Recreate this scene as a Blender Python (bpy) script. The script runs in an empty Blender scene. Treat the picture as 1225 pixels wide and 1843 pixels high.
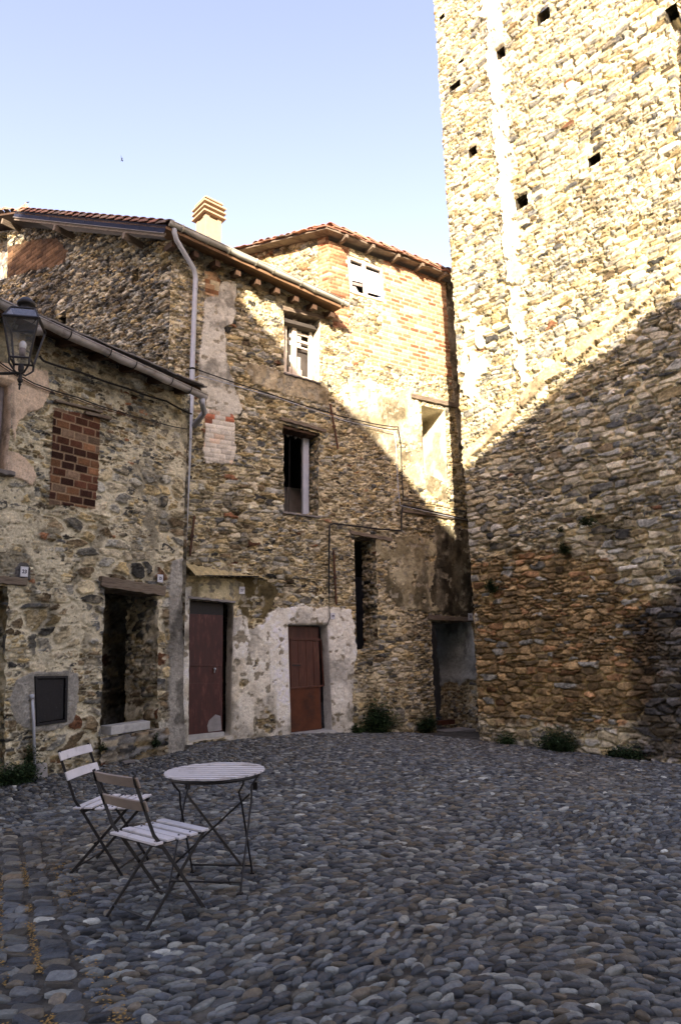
import bpy, math, random
import numpy as np
random.seed(7)
RAD = math.radians
S = bpy.context.scene
# ------------------------------------------------------------------ camera
F_, CX_, CY_, H_ = 1200., 612.5, 921.5, 1.5
ROLL = RAD(-1.3); PITCH = math.atan((1172. - CY_) / F_ * math.cos(ROLL))
cd = bpy.data.cameras.new("camera"); cam = bpy.data.objects.new("camera", cd)
S.collection.objects.link(cam); S.camera = cam
cd.sensor_width = 36.0; cd.lens = F_ / 1843. * 36.0; cd.clip_start = .05; cd.clip_end = 3000
from mathutils import Matrix, Vector, Euler
cam.matrix_world = Matrix.Translation((0, 0, H_)) @ Matrix.Rotation(math.pi / 2 + PITCH, 4, 'X') @ Matrix.Rotation(ROLL, 4, 'Z')
# ------------------------------------------------------------------ light
SUN_AZ, SUN_EL = RAD(-4.0), RAD(22.5)
sdir = Vector((math.sin(SUN_AZ) * math.cos(SUN_EL), -math.cos(SUN_AZ) * math.cos(SUN_EL), math.sin(SUN_EL)))
ld = bpy.data.lights.new("sun", 'SUN'); ld.energy = 3.0; ld.angle = RAD(.53); ld.color = (1, .82, .64)
lo = bpy.data.objects.new("sun", ld); S.collection.objects.link(lo)
lo.rotation_euler = sdir.to_track_quat('Z', 'Y').to_euler(); lo.location = (-5, -30, 30)
W_ = bpy.data.worlds.new("World"); S.world = W_; W_.use_nodes = True
wn = W_.node_tree; bg = wn.nodes['Background']
sky = wn.nodes.new('ShaderNodeTexSky'); sky.sky_type = 'NISHITA'; sky.sun_disc = False
sky.sun_elevation = SUN_EL; sky.sun_rotation = math.pi + SUN_AZ * -1; sky.air_density = 1.0; sky.dust_density = 1.2; sky.ozone_density = 1.0
wb = wn.nodes.new('ShaderNodeVectorMath'); wb.operation = 'MULTIPLY'; wb.inputs[1].default_value = (1.42, 1.04, .97)   # white balance of the hazy evening sky
wn.links.new(sky.outputs[0], wb.inputs[0]); wn.links.new(wb.outputs[0], bg.inputs[0]); bg.inputs[1].default_value = .081
S.view_settings.view_transform = 'Standard'; S.view_settings.look = 'None'; S.view_settings.gamma = 1
S.view_settings.exposure = 2.75
S.render.engine = 'CYCLES'
# ------------------------------------------------------------------ projection helpers (used to survey the square)
Rm = np.array(cam.matrix_world.to_3x3()); CAM = np.array([0, 0, H_])
def ray(px, py): return Rm @ np.array([px - CX_, -(py - CY_), -F_])
def gnd(px, py, z=0.):
    d = ray(px, py); return CAM + d * (z - H_) / d[2]
def vpdir(vx):
    y = 900.
    while ray(vx, y)[2] > 0: y += .5
    d = ray(vx, y)[:2]; return d / np.linalg.norm(d)
class Plane:
    def __init__(s, O, D):
        s.O = np.array([O[0], O[1], 0.]); s.D = np.array([D[0], D[1], 0.]); s.n = np.array([D[1], -D[0], 0.])
    def hit(s, px, py, o=0.):
        d = ray(px, py); return CAM + d * np.dot(s.O + s.n * o - CAM, s.n) / np.dot(d, s.n)
    def uv(s, px, py, o=0.):
        P = s.hit(px, py, o); return (float(np.dot(P - s.O, s.D)), float(P[2]))
    def pt(s, u, v, o=0.):
        u = np.asarray(u, float); v = np.asarray(v, float); o = np.asarray(o, float)
        return s.O + u[..., None] * s.D + v[..., None] * np.array([0, 0, 1.]) + o[..., None] * s.n
    def poly(s, pts, o=0.): return [s.uv(*p, o) for p in pts]
p0, p1 = gnd(60, 1400), gnd(330, 1352); dL = (p1 - p0)[:2] / np.linalg.norm((p1 - p0)[:2])
PL = Plane(p0, dL)                                   # low house front
PT = Plane(gnd(338, 1340), vpdir(2600))              # tall house + far house front
PW = Plane(gnd(865, 1335, -.2), -vpdir(-480))        # tower face
uTG = PT.uv(307, 520)[0]; cTG = PT.pt(uTG, 0.)
PG = Plane(cTG, -vpdir(-980)); PG.D = PG.D           # tall house gable: D points to the corner from the left
uFG = PT.uv(592, 500)[0]; cFG = PT.pt(uFG, 0.)
PF = Plane(cFG, -vpdir(-1200))
def gz(x, y):
    s = (x - 0.0) + .6 * (y - 12) + .1
    return -.06 * np.where(s > 0, s, 0)
# ------------------------------------------------------------------ numpy noise
def hsh(i, j, k=0):
    i = np.asarray(i).astype(np.int64); j = np.asarray(j).astype(np.int64)
    h = (i * 374761393 + j * 668265263 + int(k) * 2147483647 + 974634777) & 0xffffffff
    h = ((h ^ (h >> 13)) * 1274126177) & 0xffffffff
    h = ((h ^ (h >> 16)) * 2246822519) & 0xffffffff
    return ((h ^ (h >> 15)) & 0xffffff) / float(0x1000000)
def vno(x, y, k=0):
    xi = np.floor(x); yi = np.floor(y); fx = x - xi; fy = y - yi
    fx = fx * fx * (3 - 2 * fx); fy = fy * fy * (3 - 2 * fy)
    a = hsh(xi, yi, k); b = hsh(xi + 1, yi, k); c = hsh(xi, yi + 1, k); d = hsh(xi + 1, yi + 1, k)
    return (a + (b - a) * fx) * (1 - fy) + (c + (d - c) * fx) * fy
def fbm(x, y, k=0, o=4):
    s = 0.; a = .5; t = 0.
    for i in range(o):
        s = s + a * vno(x * 2 ** i + 17.3 * i, y * 2 ** i + 9.1 * i, k + i); t += a; a *= .5
    return s / t
def ss(a, b, x):
    t = np.clip((x - a) / (b - a), 0, 1); return t * t * (3 - 2 * t)
def lerp(a, b, t):
    t = np.asarray(t)
    if np.ndim(a) > np.ndim(t) or np.ndim(b) > np.ndim(t): t = t[..., None]
    return a + (np.asarray(b) - a) * t
def inpoly(u, v, poly):
    r = np.zeros(u.shape, bool); n = len(poly)
    for i in range(n):
        x0, y0 = poly[i]; x1, y1 = poly[(i + 1) % n]
        if y0 == y1: continue
        c = ((v < y0) != (v < y1)) & (u < (x1 - x0) * (v - y0) / (y1 - y0) + x0); r ^= c
    return r
def bdist(u, v, poly):
    best = np.full(u.shape, 1e9); bx = u.copy(); by = v.copy()
    for i in range(len(poly)):
        x0, y0 = poly[i]; x1, y1 = poly[(i + 1) % len(poly)]
        dx, dy = x1 - x0, y1 - y0; L = dx * dx + dy * dy + 1e-12
        t = np.clip(((u - x0) * dx + (v - y0) * dy) / L, 0, 1)
        qx = x0 + t * dx; qy = y0 + t * dy; d = np.hypot(u - qx, v - qy)
        m = d < best; best = np.where(m, d, best); bx = np.where(m, qx, bx); by = np.where(m, qy, by)
    return best, bx, by
def zone(u, v, poly, soft=.03, wob=.06, k=0):
    """soft mask of a patch with an uneven outline"""
    uu = u + wob * 2 * (fbm(u * 5, v * 5, 300 + k) - .5) + wob * .6 * (fbm(u * 30, v * 30, 310 + k) - .5)
    vv = v + wob * 2 * (fbm(u * 5, v * 5, 320 + k) - .5) + wob * .6 * (fbm(u * 30, v * 30, 330 + k) - .5)
    ins = inpoly(uu, vv, poly); d, _, _ = bdist(uu, vv, poly)
    return np.where(ins, .5 + .5 * np.clip(d / soft, 0, 1), .5 - .5 * np.clip(d / soft, 0, 1))
def ragged(poly, amp, step=.045, k=0):
    out = []; n = len(poly); acc = 0.
    for i in range(n):
        a = np.array(poly[i]); b = np.array(poly[(i + 1) % n]); L = np.linalg.norm(b - a); m = max(1, int(L / step))
        nrm = np.array([b[1] - a[1], a[0] - b[0]]) / max(L, 1e-6)
        for j in range(m):
            t = j / m; q = a + (b - a) * t; acc += L / m
            w = (hsh(int(acc / .11), 3, 77 + k) - .5) * 1.3 + (hsh(i * 97 + j, 5, 78 + k) - .5) * .7
            if j == 0: w = 0
            out.append(tuple(q + nrm * amp * w))
    return out
# ------------------------------------------------------------------ masonry
def rub(u, v, sx, sy, seed, jit=.85, warp=.35, p=4.5):
    wu = u + sx * warp * 1.6 * (fbm(u / sx * .8, v / sy * .8, seed + 5, 3) - .5)
    wv = v + sy * warp * 2.4 * (fbm(u / sx * .45 + 7, v / sy * .5, seed + 9, 3) - .5)
    gx = wu / sx; gy = wv / sy; iy = np.floor(gy)
    F1 = np.full(u.shape, 9.); F2 = F1.copy(); I = np.zeros(u.shape); J = I.copy(); LX = I.copy(); LY = I.copy()
    for dy in (-1, 0, 1):
        row = iy + dy; off = hsh(row, 1, seed); ix = np.floor(gx - off)
        for dx in (-1, 0, 1):
            cx = ix + dx
            a = (gx - (cx + off + .5 + jit * .8 * (hsh(cx, row, seed + 1) - .5))) / (.62 + .85 * hsh(cx, row, seed + 3) ** 1.5)
            b = (gy - (row + .5 + jit * .6 * (hsh(cx, row, seed + 2) - .5))) / (.62 + .7 * hsh(cx, row, seed + 4) ** 1.5)
            d = (np.abs(a) ** p + np.abs(b) ** p) ** (1 / p)
            m = d < F1
            F2 = np.where(m, F1, np.minimum(F2, d)); F1 = np.where(m, d, F1)
            I = np.where(m, cx, I); J = np.where(m, row, J); LX = np.where(m, a, LX); LY = np.where(m, b, LY)
    return dict(e=F2 - F1, f=F1, r=[hsh(I, J, seed + 20 + q) for q in range(5)], lx=LX, ly=LY)
def pick(pal, r):
    """pal: list of (weight, (r,g,b))"""
    w = np.cumsum([q[0] for q in pal]); w = w / w[-1]; c = np.array([q[1] for q in pal], float)
    return c[np.minimum(np.searchsorted(w, r), len(pal) - 1)]
def stones(u, v, sx, sy, seed, pal, depth=.05, lay=1., jit=.85, warp=.35, p=4.5, gap=.05):
    R = rub(u, v, sx, sy, seed, jit, warp, p); r = R['r']
    ee = R['e'] + .16 * (fbm(u * 16, v * 26, seed + 44, 3) - .5) + .07 * (fbm(u * 50, v * 60, seed + 47, 2) - .5); prof = ss(gap, gap + .15, ee)
    deep = ss(.42, .60, fbm(u * 5, v * 8, seed + 48, 3))
    fine = fbm(u * 14, v * 40, seed + 50, 3) - .5; fine2 = fbm(u * 45, v * 70, seed + 60, 2) - .5
    h = -depth * .8 + prof * (depth * (.75 + .55 * r[1])) + (R['lx'] * (r[2] - .5) + R['ly'] * (r[3] - .5)) * depth * .55 * prof
    rid = np.abs(fbm(u * 7 + r[1] * 9, v * 34 + (r[2] - .5) * u * 12, seed + 55, 3) - .5)
    h = h + (fine * .014 + fine2 * .010 - rid * .035) * lay * (.3 + .7 * prof) - (1 - prof) * deep * depth * 1.1
    col = pick(pal, r[0]) * (.55 + .85 * r[4])[..., None]
    n1 = fbm(u * 9, v * 16, seed + 70, 4); n2 = fbm(u * 40, v * 55, seed + 75, 2)
    col = lerp(col, np.array((.30, .265, .19)) * np.ones(col.shape), .55 * ss(.50, .72, fbm(u * 6, v * 8, seed + 90, 4)))
    col = col * (1 + 1.1 * (n1 - .5) + .95 * (n2 - .5))[..., None]
    return h, np.clip(col, .004, 1), prof, R
def bricks(u, v, bw, bh, j, seed, pal, depth=.018):
    vv = v + .012 * (fbm(u * 1.5, v * 2, seed) - .5); row = np.floor(vv / bh); uu = u + (row % 2) * bw * .5 + hsh(row, 0, seed) * .08
    c = np.floor(uu / bw); fu = (uu / bw - c) * bw; fv = (vv / bh - row) * bh
    e = np.minimum(np.minimum(fu, bw - fu), np.minimum(fv, bh - fv)) + .006 * (fbm(u * 40, v * 40, seed + 3, 2) - .5)
    m = ss(j * .5, j * .5 + .008, e); r = [hsh(c, row, seed + q) for q in range(4)]
    h = -depth + m * (depth + .012 * (r[1] - .5)) + .004 * (fbm(u * 50, v * 50, seed + 9, 2) - .5)
    col = pick(pal, r[0]) * (.7 + .6 * r[2])[..., None] * (.75 + .5 * fbm(u * 25, v * 25, seed + 5))[..., None]
    return h, col, m
def over(h, c, h2, c2, m):
    """patch of (h2,c2) with mask m laid over (h,c)"""
    return lerp(h, h2, ss(.35, .65, m)), lerp(c, c2, ss(.42, .58, m))
# ------------------------------------------------------------------ objects
COL = S.collection
def tag(o, label=None, cat=None, group=None, kind=None):
    if label: o['label'] = label
    if cat: o['category'] = cat
    if group: o['group'] = group
    if kind: o['kind'] = kind
    return o
def thing(name, loc, label, cat, group=None):
    o = bpy.data.objects.new(name, None); COL.objects.link(o); o.location = tuple(float(q) for q in loc); o.empty_display_size = .1
    return tag(o, label, cat, group)
def root_loc(p):
    t = np.zeros(3)
    while p is not None: t = t + np.array(p.location); p = p.parent
    return t
def obj(name, verts, faces, mat, parent=None, col=None, smooth=False, bevel=0., label=None):
    me = bpy.data.meshes.new(name); V = np.asarray(verts, float).reshape(-1, 3) - (root_loc(parent) if parent else 0)
    if isinstance(faces, np.ndarray):
        nf, k = faces.shape
        me.vertices.add(len(V)); me.vertices.foreach_set('co', V.astype(np.float32).ravel())
        me.loops.add(nf * k); me.loops.foreach_set('vertex_index', faces.astype(np.int32).ravel())
        me.polygons.add(nf); me.polygons.foreach_set('loop_start', np.arange(0, nf * k, k, dtype=np.int32))
        me.update(calc_edges=True)
    else:
        me.from_pydata([tuple(q) for q in V], [], faces); me.update()
    if col is not None:
        a = me.attributes.new('Col', 'FLOAT_COLOR', 'POINT')
        c4 = np.ones((len(V), 4), np.float32); c4[:, :3] = np.asarray(col).reshape(-1, 3); a.data.foreach_set('color', c4.ravel())
    me.polygons.foreach_set('use_smooth', np.full(len(me.polygons), bool(smooth)))
    me.materials.append(mat); o = bpy.data.objects.new(name, me); COL.objects.link(o)
    if parent is not None: o.parent = parent
    if bevel:
        b = o.modifiers.new('bevel', 'BEVEL'); b.width = bevel; b.segments = 2; b.limit_method = 'ANGLE'
    if label: o['label'] = label
    return o
class MB:
    def __init__(s): s.v = []; s.f = []; s.c = []
    def add(s, vs, fs, c=None):
        b = len(s.v); s.v += [tuple(float(t) for t in q) for q in vs]; s.f += [tuple(b + i for i in f) for f in fs]
        s.c += [c if c is not None else (.5, .5, .5)] * len(vs); return s
    def hexa(s, q, c=None):        # 8 corners: 4 bottom ring, 4 top ring
        return s.add(q, [(3, 2, 1, 0), (4, 5, 6, 7), (0, 1, 5, 4), (1, 2, 6, 5), (2, 3, 7, 6), (3, 0, 4, 7)], c)
    def box(s, o, a, b, d, c=None):  # corner o and three edge vectors
        o, a, b, d = map(np.asarray, (o, a, b, d)); return s.hexa([o, o + a, o + a + b, o + b, o + d, o + a + d, o + a + b + d, o + b + d], c)
    def cbox(s, c0, ax, ay, az, sx, sy, sz, c=None):
        c0, ax, ay, az = map(lambda t: np.asarray(t, float), (c0, ax, ay, az)); return s.box(c0 - ax * sx / 2 - ay * sy / 2 - az * sz / 2, ax * sx, ay * sy, az * sz, c)
    def tube(s, pts, r, n=8, cap=True, c=None, flat=None):
        pts = [np.asarray(p, float) for p in pts]; m = len(pts); rs = r if hasattr(r, '__len__') else [r] * m
        up = None; vs = []; T = []
        for i in range(m):
            t = (pts[min(i + 1, m - 1)] - pts[max(i - 1, 0)]); t = t / (np.linalg.norm(t) + 1e-9)
            if up is None:
                up = np.array([0, 0, 1.]) if abs(t[2]) < .9 else np.array([1., 0, 0])
            a = np.cross(t, up); a /= np.linalg.norm(a) + 1e-9; b = np.cross(a, t); up = b
            for k in range(n):
                th = 2 * math.pi * k / n; sc = (1, 1) if flat is None else flat
                vs.append(pts[i] + rs[i] * (a * math.cos(th) * sc[0] + b * math.sin(th) * sc[1]))
        fs = [(i * n + k, i * n + (k + 1) % n, (i + 1) * n + (k + 1) % n, (i + 1) * n + k) for i in range(m - 1) for k in range(n)]
        if cap: fs += [tuple(range(n - 1, -1, -1)), tuple((m - 1) * n + k for k in range(n))]
        return s.add(vs, fs, c)
    def bar(s, a, b, w, t, side, c=None):   # flat bar from a to b, width w along 'side', thickness t
        a, b, side = map(lambda q: np.asarray(q, float), (a, b, side)); d = b - a; L = np.linalg.norm(d); d = d / L
        side = side - d * np.dot(side, d); side /= np.linalg.norm(side); n = np.cross(d, side)
        return s.cbox((a + b) / 2, d, side, n, L, w, t, c)
    def lathe(s, o, prof, n=16, c=None):
        vs = []; m = len(prof)
        for (r, z) in prof:
            for k in range(n): th = 2 * math.pi * k / n; vs.append((o[0] + r * math.cos(th), o[1] + r * math.sin(th), o[2] + z))
        fs = [(i * n + k, i * n + (k + 1) % n, (i + 1) * n + (k + 1) % n, (i + 1) * n + k) for i in range(m - 1) for k in range(n)]
        fs += [tuple(range(n - 1, -1, -1)), tuple((m - 1) * n + k for k in range(n))]
        return s.add(vs, fs, c)
    def build(s, name, mat, parent=None, smooth=False, bevel=0., col=False, label=None):
        return obj(name, s.v, s.f, mat, parent, s.c if col else None, smooth, bevel, label)
# ------------------------------------------------------------------ materials
def mat(name, c=(.5, .5, .5), rough=.8, var=.35, scale=8., stretch=(1, 1, 1), bump=.3, bscale=60., attr=False, metal=0., c2=None, thr=(.45, .6), spec=.3, s2=3., bdist=.004):
    m = bpy.data.materials.new(name); m.use_nodes = True; t = m.node_tree; N = t.nodes; L = t.links; b = N['Principled BSDF']
    b.inputs['Roughness'].default_value = rough; b.inputs['Metallic'].default_value = metal; b.inputs['Specular IOR Level'].default_value = spec
    tc = N.new('ShaderNodeTexCoord'); mp = N.new('ShaderNodeMapping'); mp.inputs['Scale'].default_value = stretch; L.new(tc.outputs['Object'], mp.inputs[0])
    n1 = N.new('ShaderNodeTexNoise'); n1.inputs['Scale'].default_value = scale; n1.inputs['Detail'].default_value = 6; n1.inputs['Roughness'].default_value = .65; L.new(mp.outputs[0], n1.inputs[0])
    if attr:
        a = N.new('ShaderNodeAttribute'); a.attribute_name = 'Col'; src = a.outputs['Color']
    else:
        rgb = N.new('ShaderNodeRGB'); rgb.outputs[0].default_value = (*c, 1); src = rgb.outputs[0]
        if c2 is not None:
            n3 = N.new('ShaderNodeTexNoise'); n3.inputs['Scale'].default_value = s2; n3.inputs['Detail'].default_value = 7; n3.inputs['Roughness'].default_value = .7; L.new(mp.outputs[0], n3.inputs[0])
            rp = N.new('ShaderNodeMapRange'); rp.inputs[1].default_value = thr[0]; rp.inputs[2].default_value = thr[1]; L.new(n3.outputs[0], rp.inputs[0])
            mx = N.new('ShaderNodeMix'); mx.data_type = 'RGBA'; L.new(rp.outputs[0], mx.inputs[0]); L.new(src, mx.inputs[6]); mx.inputs[7].default_value = (*c2, 1); src = mx.outputs[2]
    mr = N.new('ShaderNodeMapRange'); mr.inputs[1].default_value = .25; mr.inputs[2].default_value = .75; mr.inputs[3].default_value = 1 - var; mr.inputs[4].default_value = 1 + var; L.new(n1.outputs[0], mr.inputs[0])
    vm = N.new('ShaderNodeVectorMath'); vm.operation = 'SCALE'; L.new(src, vm.inputs[0]); L.new(mr.outputs[0], vm.inputs['Scale']); L.new(vm.outputs[0], b.inputs['Base Color'])
    if bump:
        n2 = N.new('ShaderNodeTexNoise'); n2.inputs['Scale'].default_value = bscale; n2.inputs['Detail'].default_value = 5; n2.inputs['Roughness'].default_value = .7; L.new(mp.outputs[0], n2.inputs[0])
        bp = N.new('ShaderNodeBump'); bp.inputs['Strength'].default_value = bump; bp.inputs['Distance'].default_value = bdist; L.new(n2.outputs[0], bp.inputs['Height']); L.new(bp.outputs[0], b.inputs['Normal'])
    return m
M = dict(
    masonry=mat('stone_masonry', attr=True, rough=.95, var=.28, scale=45, bump=.8, bscale=70, spec=.15, bdist=.01),
    pebble=mat('river_pebble', attr=True, rough=.5, var=.4, scale=45, bump=1., bscale=110, spec=.4, bdist=.003),
    soil=mat('gritty_soil', (.05, .046, .038), .95, .5, 12, bump=1., bscale=60, c2=(.10, .095, .08), bdist=.01),
    tile=mat('clay_tile', attr=True, rough=.9, var=.4, scale=14, bump=.6, bscale=60),
    oldwood=mat('old_grey_wood', (.21, .175, .13), .9, .5, 3, (1, 1, 14), bump=.9, bscale=14, c2=(.08, .06, .045)),
    beam=mat('brown_beam', (.07, .042, .026), .85, .4, 4, bump=.6, bscale=30),
    soffit=mat('soffit_boards', (.22, .135, .075), .85, .35, 5, bump=.4, bscale=30),
    whitewood=mat('weathered_white_paint', (.62, .56, .47), .8, .2, 12, bump=.5, bscale=60, c2=(.36, .28, .2), thr=(.55, .7), s2=6),
    greywood=mat('weathered_frame', (.22, .19, .18), .85, .35, 8, bump=.5, bscale=60),
    slat=mat('pale_painted_slat', (.62, .60, .60), .6, .14, 5, bump=.25, bscale=80, c2=(.34, .31, .28), thr=(.55, .70), s2=9),
    slatb=mat('bare_backrest_slat', (.30, .245, .20), .65, .2, 5, bump=.3, bscale=80),
    iron=mat('dark_iron', (.013, .012, .012), .5, .4, 30, bump=.2, bscale=200, spec=.4),
    rust=mat('rusty_iron', (.06, .032, .022), .8, .5, 30, bump=.5, bscale=200, c2=(.11, .05, .025)),
    reddoor=mat('dark_red_door_paint', (.046, .008, .006), .5, .45, 5, (3, 3, .8), bump=.4, bscale=60, c2=(.10, .035, .028), thr=(.54, .74), s2=5, spec=.4),
    browndoor=mat('brown_door_paint', (.068, .021, .011), .5, .4, 5, (3, 3, .8), bump=.4, bscale=60, c2=(.10, .04, .022), thr=(.5, .75), s2=3, spec=.4),
    rustdoor=mat('rusty_door_sheet', (.085, .026, .009), .6, .4, 4, bump=.3, bscale=60, c2=(.045, .018, .010), thr=(.45, .65), s2=3),
    zinc=mat('galvanised_pipe', (.40, .43, .47), .5, .15, 6, bump=.1, bscale=60, metal=.1, c2=(.34, .33, .35), thr=(.5, .7)),
    gutter=mat('grey_gutter', (.42, .40, .37), .6, .25, 7, bump=.2, bscale=60, c2=(.2, .17, .15), thr=(.52, .7)),
    pvc=mat('beige_gutter', (.42, .42, .36), .5, .12, 7, bump=.1, bscale=60),
    flash=mat('dark_blue_flashing', (.020, .025, .045), .8, .25, 6, bump=.15, bscale=60, spec=.1),
    dark=mat('black_box_paint', (.012, .012, .014), .5, .4, 30, bump=.2, bscale=200, c2=(.05, .05, .05), thr=(.62, .7), s2=14),
    darkwall=mat('shade_plaster', (.05, .045, .04), .95, .4, 3, bump=.5),  # near black: the shade of interiors is put into the colour
    white=mat('white_enamel', (.62, .64, .68), .35, .08, 20, bump=.05),
    ink=mat('number_enamel', (.02, .025, .06), .4, .1, 20, bump=0),
    marble=mat('white_stone_block', (.40, .41, .39), .7, .25, 10, bump=.4, c2=(.2, .2, .21), thr=(.55, .7)),
    slab=mat('slate_slab', (.18, .17, .16), .9, .4, 8, bump=.8, bscale=40),
    canopy=mat('yellowed_canopy', (.50, .42, .22), .8, .3, 10, bump=.5, bscale=50, c2=(.28, .24, .14), thr=(.52, .65), s2=8),
    cement=mat('cement_render', (.27, .265, .255), .95, .25, 6, bump=.6, bscale=60),
    chim=mat('chimney_render', (.36, .27, .18), .9, .15, 8, bump=.4),
    black=mat('black_cable', (.015, .015, .016), .6, .2, 20, bump=0),
    bulb=mat('bulb_glass', (.6, .6, .58), .2, .05, 20, bump=0, spec=.6),
    house=mat('rendered_house_wall', (.42, .38, .31), .95, .3, 1.5, bump=.5, bscale=20),
    roofm=mat('old_roof', (.18, .09, .06), .9, .4, 4, bump=.6),
    petal=mat('fallen_blossom', (.32, .20, .06), .9, .4, 30, bump=0),
)
def leafmat(name, c):
    m = mat(name, c, .7, .45, 9, bump=.2, bscale=80); b = m.node_tree.nodes['Principled BSDF']
    b.inputs['Subsurface Weight'].default_value = 0; return m
M['leaf'] = leafmat('wall_weed_leaf', (.022, .045, .014)); M['leaf2'] = leafmat('low_weed_leaf', (.035, .065, .02))
def glassmat(name, tint, rough, alpha):
    m = bpy.data.materials.new(name); m.use_nodes = True; t = m.node_tree; N = t.nodes; L = t.links
    out = N['Material Output']; N.remove(N['Principled BSDF'])
    g = N.new('ShaderNodeBsdfGlossy'); g.inputs['Roughness'].default_value = rough; g.inputs['Color'].default_value = (.9, .93, 1, 1)
    tr = N.new('ShaderNodeBsdfTransparent'); tr.inputs['Color'].default_value = (*tint, 1)
    df = N.new('ShaderNodeBsdfDiffuse'); df.inputs['Color'].default_value = (.5, .52, .5, 1)
    nz = N.new('ShaderNodeTexNoise'); nz.inputs['Scale'].default_value = 6; nz.inputs['Detail'].default_value = 5
    mr = N.new('ShaderNodeMapRange'); mr.inputs[3].default_value = alpha * .6; mr.inputs[4].default_value = alpha * 1.4; L.new(nz.outputs[0], mr.inputs[0])
    m1 = N.new('ShaderNodeMixShader'); L.new(mr.outputs[0], m1.inputs[0]); L.new(tr.outputs[0], m1.inputs[1]); L.new(df.outputs[0], m1.inputs[2])
    fr = N.new('ShaderNodeFresnel'); fr.inputs[0].default_value = 1.22
    m2 = N.new('ShaderNodeMixShader'); L.new(fr.outputs[0], m2.inputs[0]); L.new(m1.outputs[0], m2.inputs[1]); L.new(g.outputs[0], m2.inputs[2]); L.new(m2.outputs[0], out.inputs[0])
    return m
M['glass'] = glassmat('lantern_glass', (.97, .98, 1), .03, .06); M['pane'] = glassmat('dusty_pane', (.6, .65, .6), .12, .6)
def tone(c):
    """wider spread between pale mortar and dark stone, slightly olive like the local schist"""
    c = np.asarray(c) * np.array((1., .99, .90)); l = c.mean(-1, keepdims=True) + 1e-4; c = c * (l / .21) ** .55 * .98; l = c.mean(-1, keepdims=True)
    return np.clip(c * np.where(l > .45, (.45 + (l - .45) * .4) / l, 1), .004, .8)
# ------------------------------------------------------------------ wall sheets
def wall_sheet(name, P, poly, holes, res, fn, parent, label=None):
    us = [p[0] for p in poly]; vs = [p[1] for p in poly]
    u = np.arange(min(us) - res, max(us) + 2 * res, res); v = np.arange(min(vs) - res, max(vs) + 2 * res, res)
    U, V = np.meshgrid(u, v); nu, nv = len(u), len(v)
    cu = (U[:-1, :-1] + res / 2); cv = (V[:-1, :-1] + res / 2)
    keep = inpoly(cu, cv, poly)
    hb = np.full(U.shape, 9.)
    for hp in holes:
        xs = [q[0] for q in hp]; ys = [q[1] for q in hp]
        m = (cu > min(xs)) & (cu < max(xs)) & (cv > min(ys)) & (cv < max(ys)); sub = np.zeros(keep.shape, bool)
        sub[m] = inpoly(cu[m], cv[m], hp); keep &= ~sub
    used = np.zeros(U.shape, bool); used[:-1, :-1] |= keep; used[1:, :-1] |= keep; used[:-1, 1:] |= keep; used[1:, 1:] |= keep
    kk = np.zeros(U.shape, int); kk[:-1, :-1] += keep; kk[1:, :-1] += keep; kk[:-1, 1:] += keep; kk[1:, 1:] += keep
    edge = used & (kk < 4)
    U2, V2 = U.copy(), V.copy()
    for hp in list(holes) + [poly]:
        xs = [q[0] for q in hp]; ys = [q[1] for q in hp]
        m = used & (U > min(xs) - .1) & (U < max(xs) + .1) & (V > min(ys) - .1) & (V < max(ys) + .1)
        d, bx, by = bdist(U[m], V[m], hp); t = hb[m]
        hb[m] = np.minimum(t, d if hp is not poly else d * 1.7)
        e = edge[m] & (d < res * 1.6); a = U2[m]; b = V2[m]; a[e] = bx[e]; b[e] = by[e]; U2[m] = a; V2[m] = b
    h = np.zeros(U.shape); c = np.zeros(U.shape + (3,))
    hh, cc = fn(U[used], V[used]); h[used] = hh; c[used] = cc
    h = h * ss(0., .035, hb)
    idx = -np.ones(U.shape, int); idx[used] = np.arange(used.sum())
    Pt = P.pt(U2[used], V2[used], h[used])
    q = np.stack([idx[:-1, :-1], idx[:-1, 1:], idx[1:, 1:], idx[1:, :-1]], -1)[keep]
    return obj(name, Pt, q, M['masonry'], parent, tone(c[used]), smooth=True, label=label)
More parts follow.
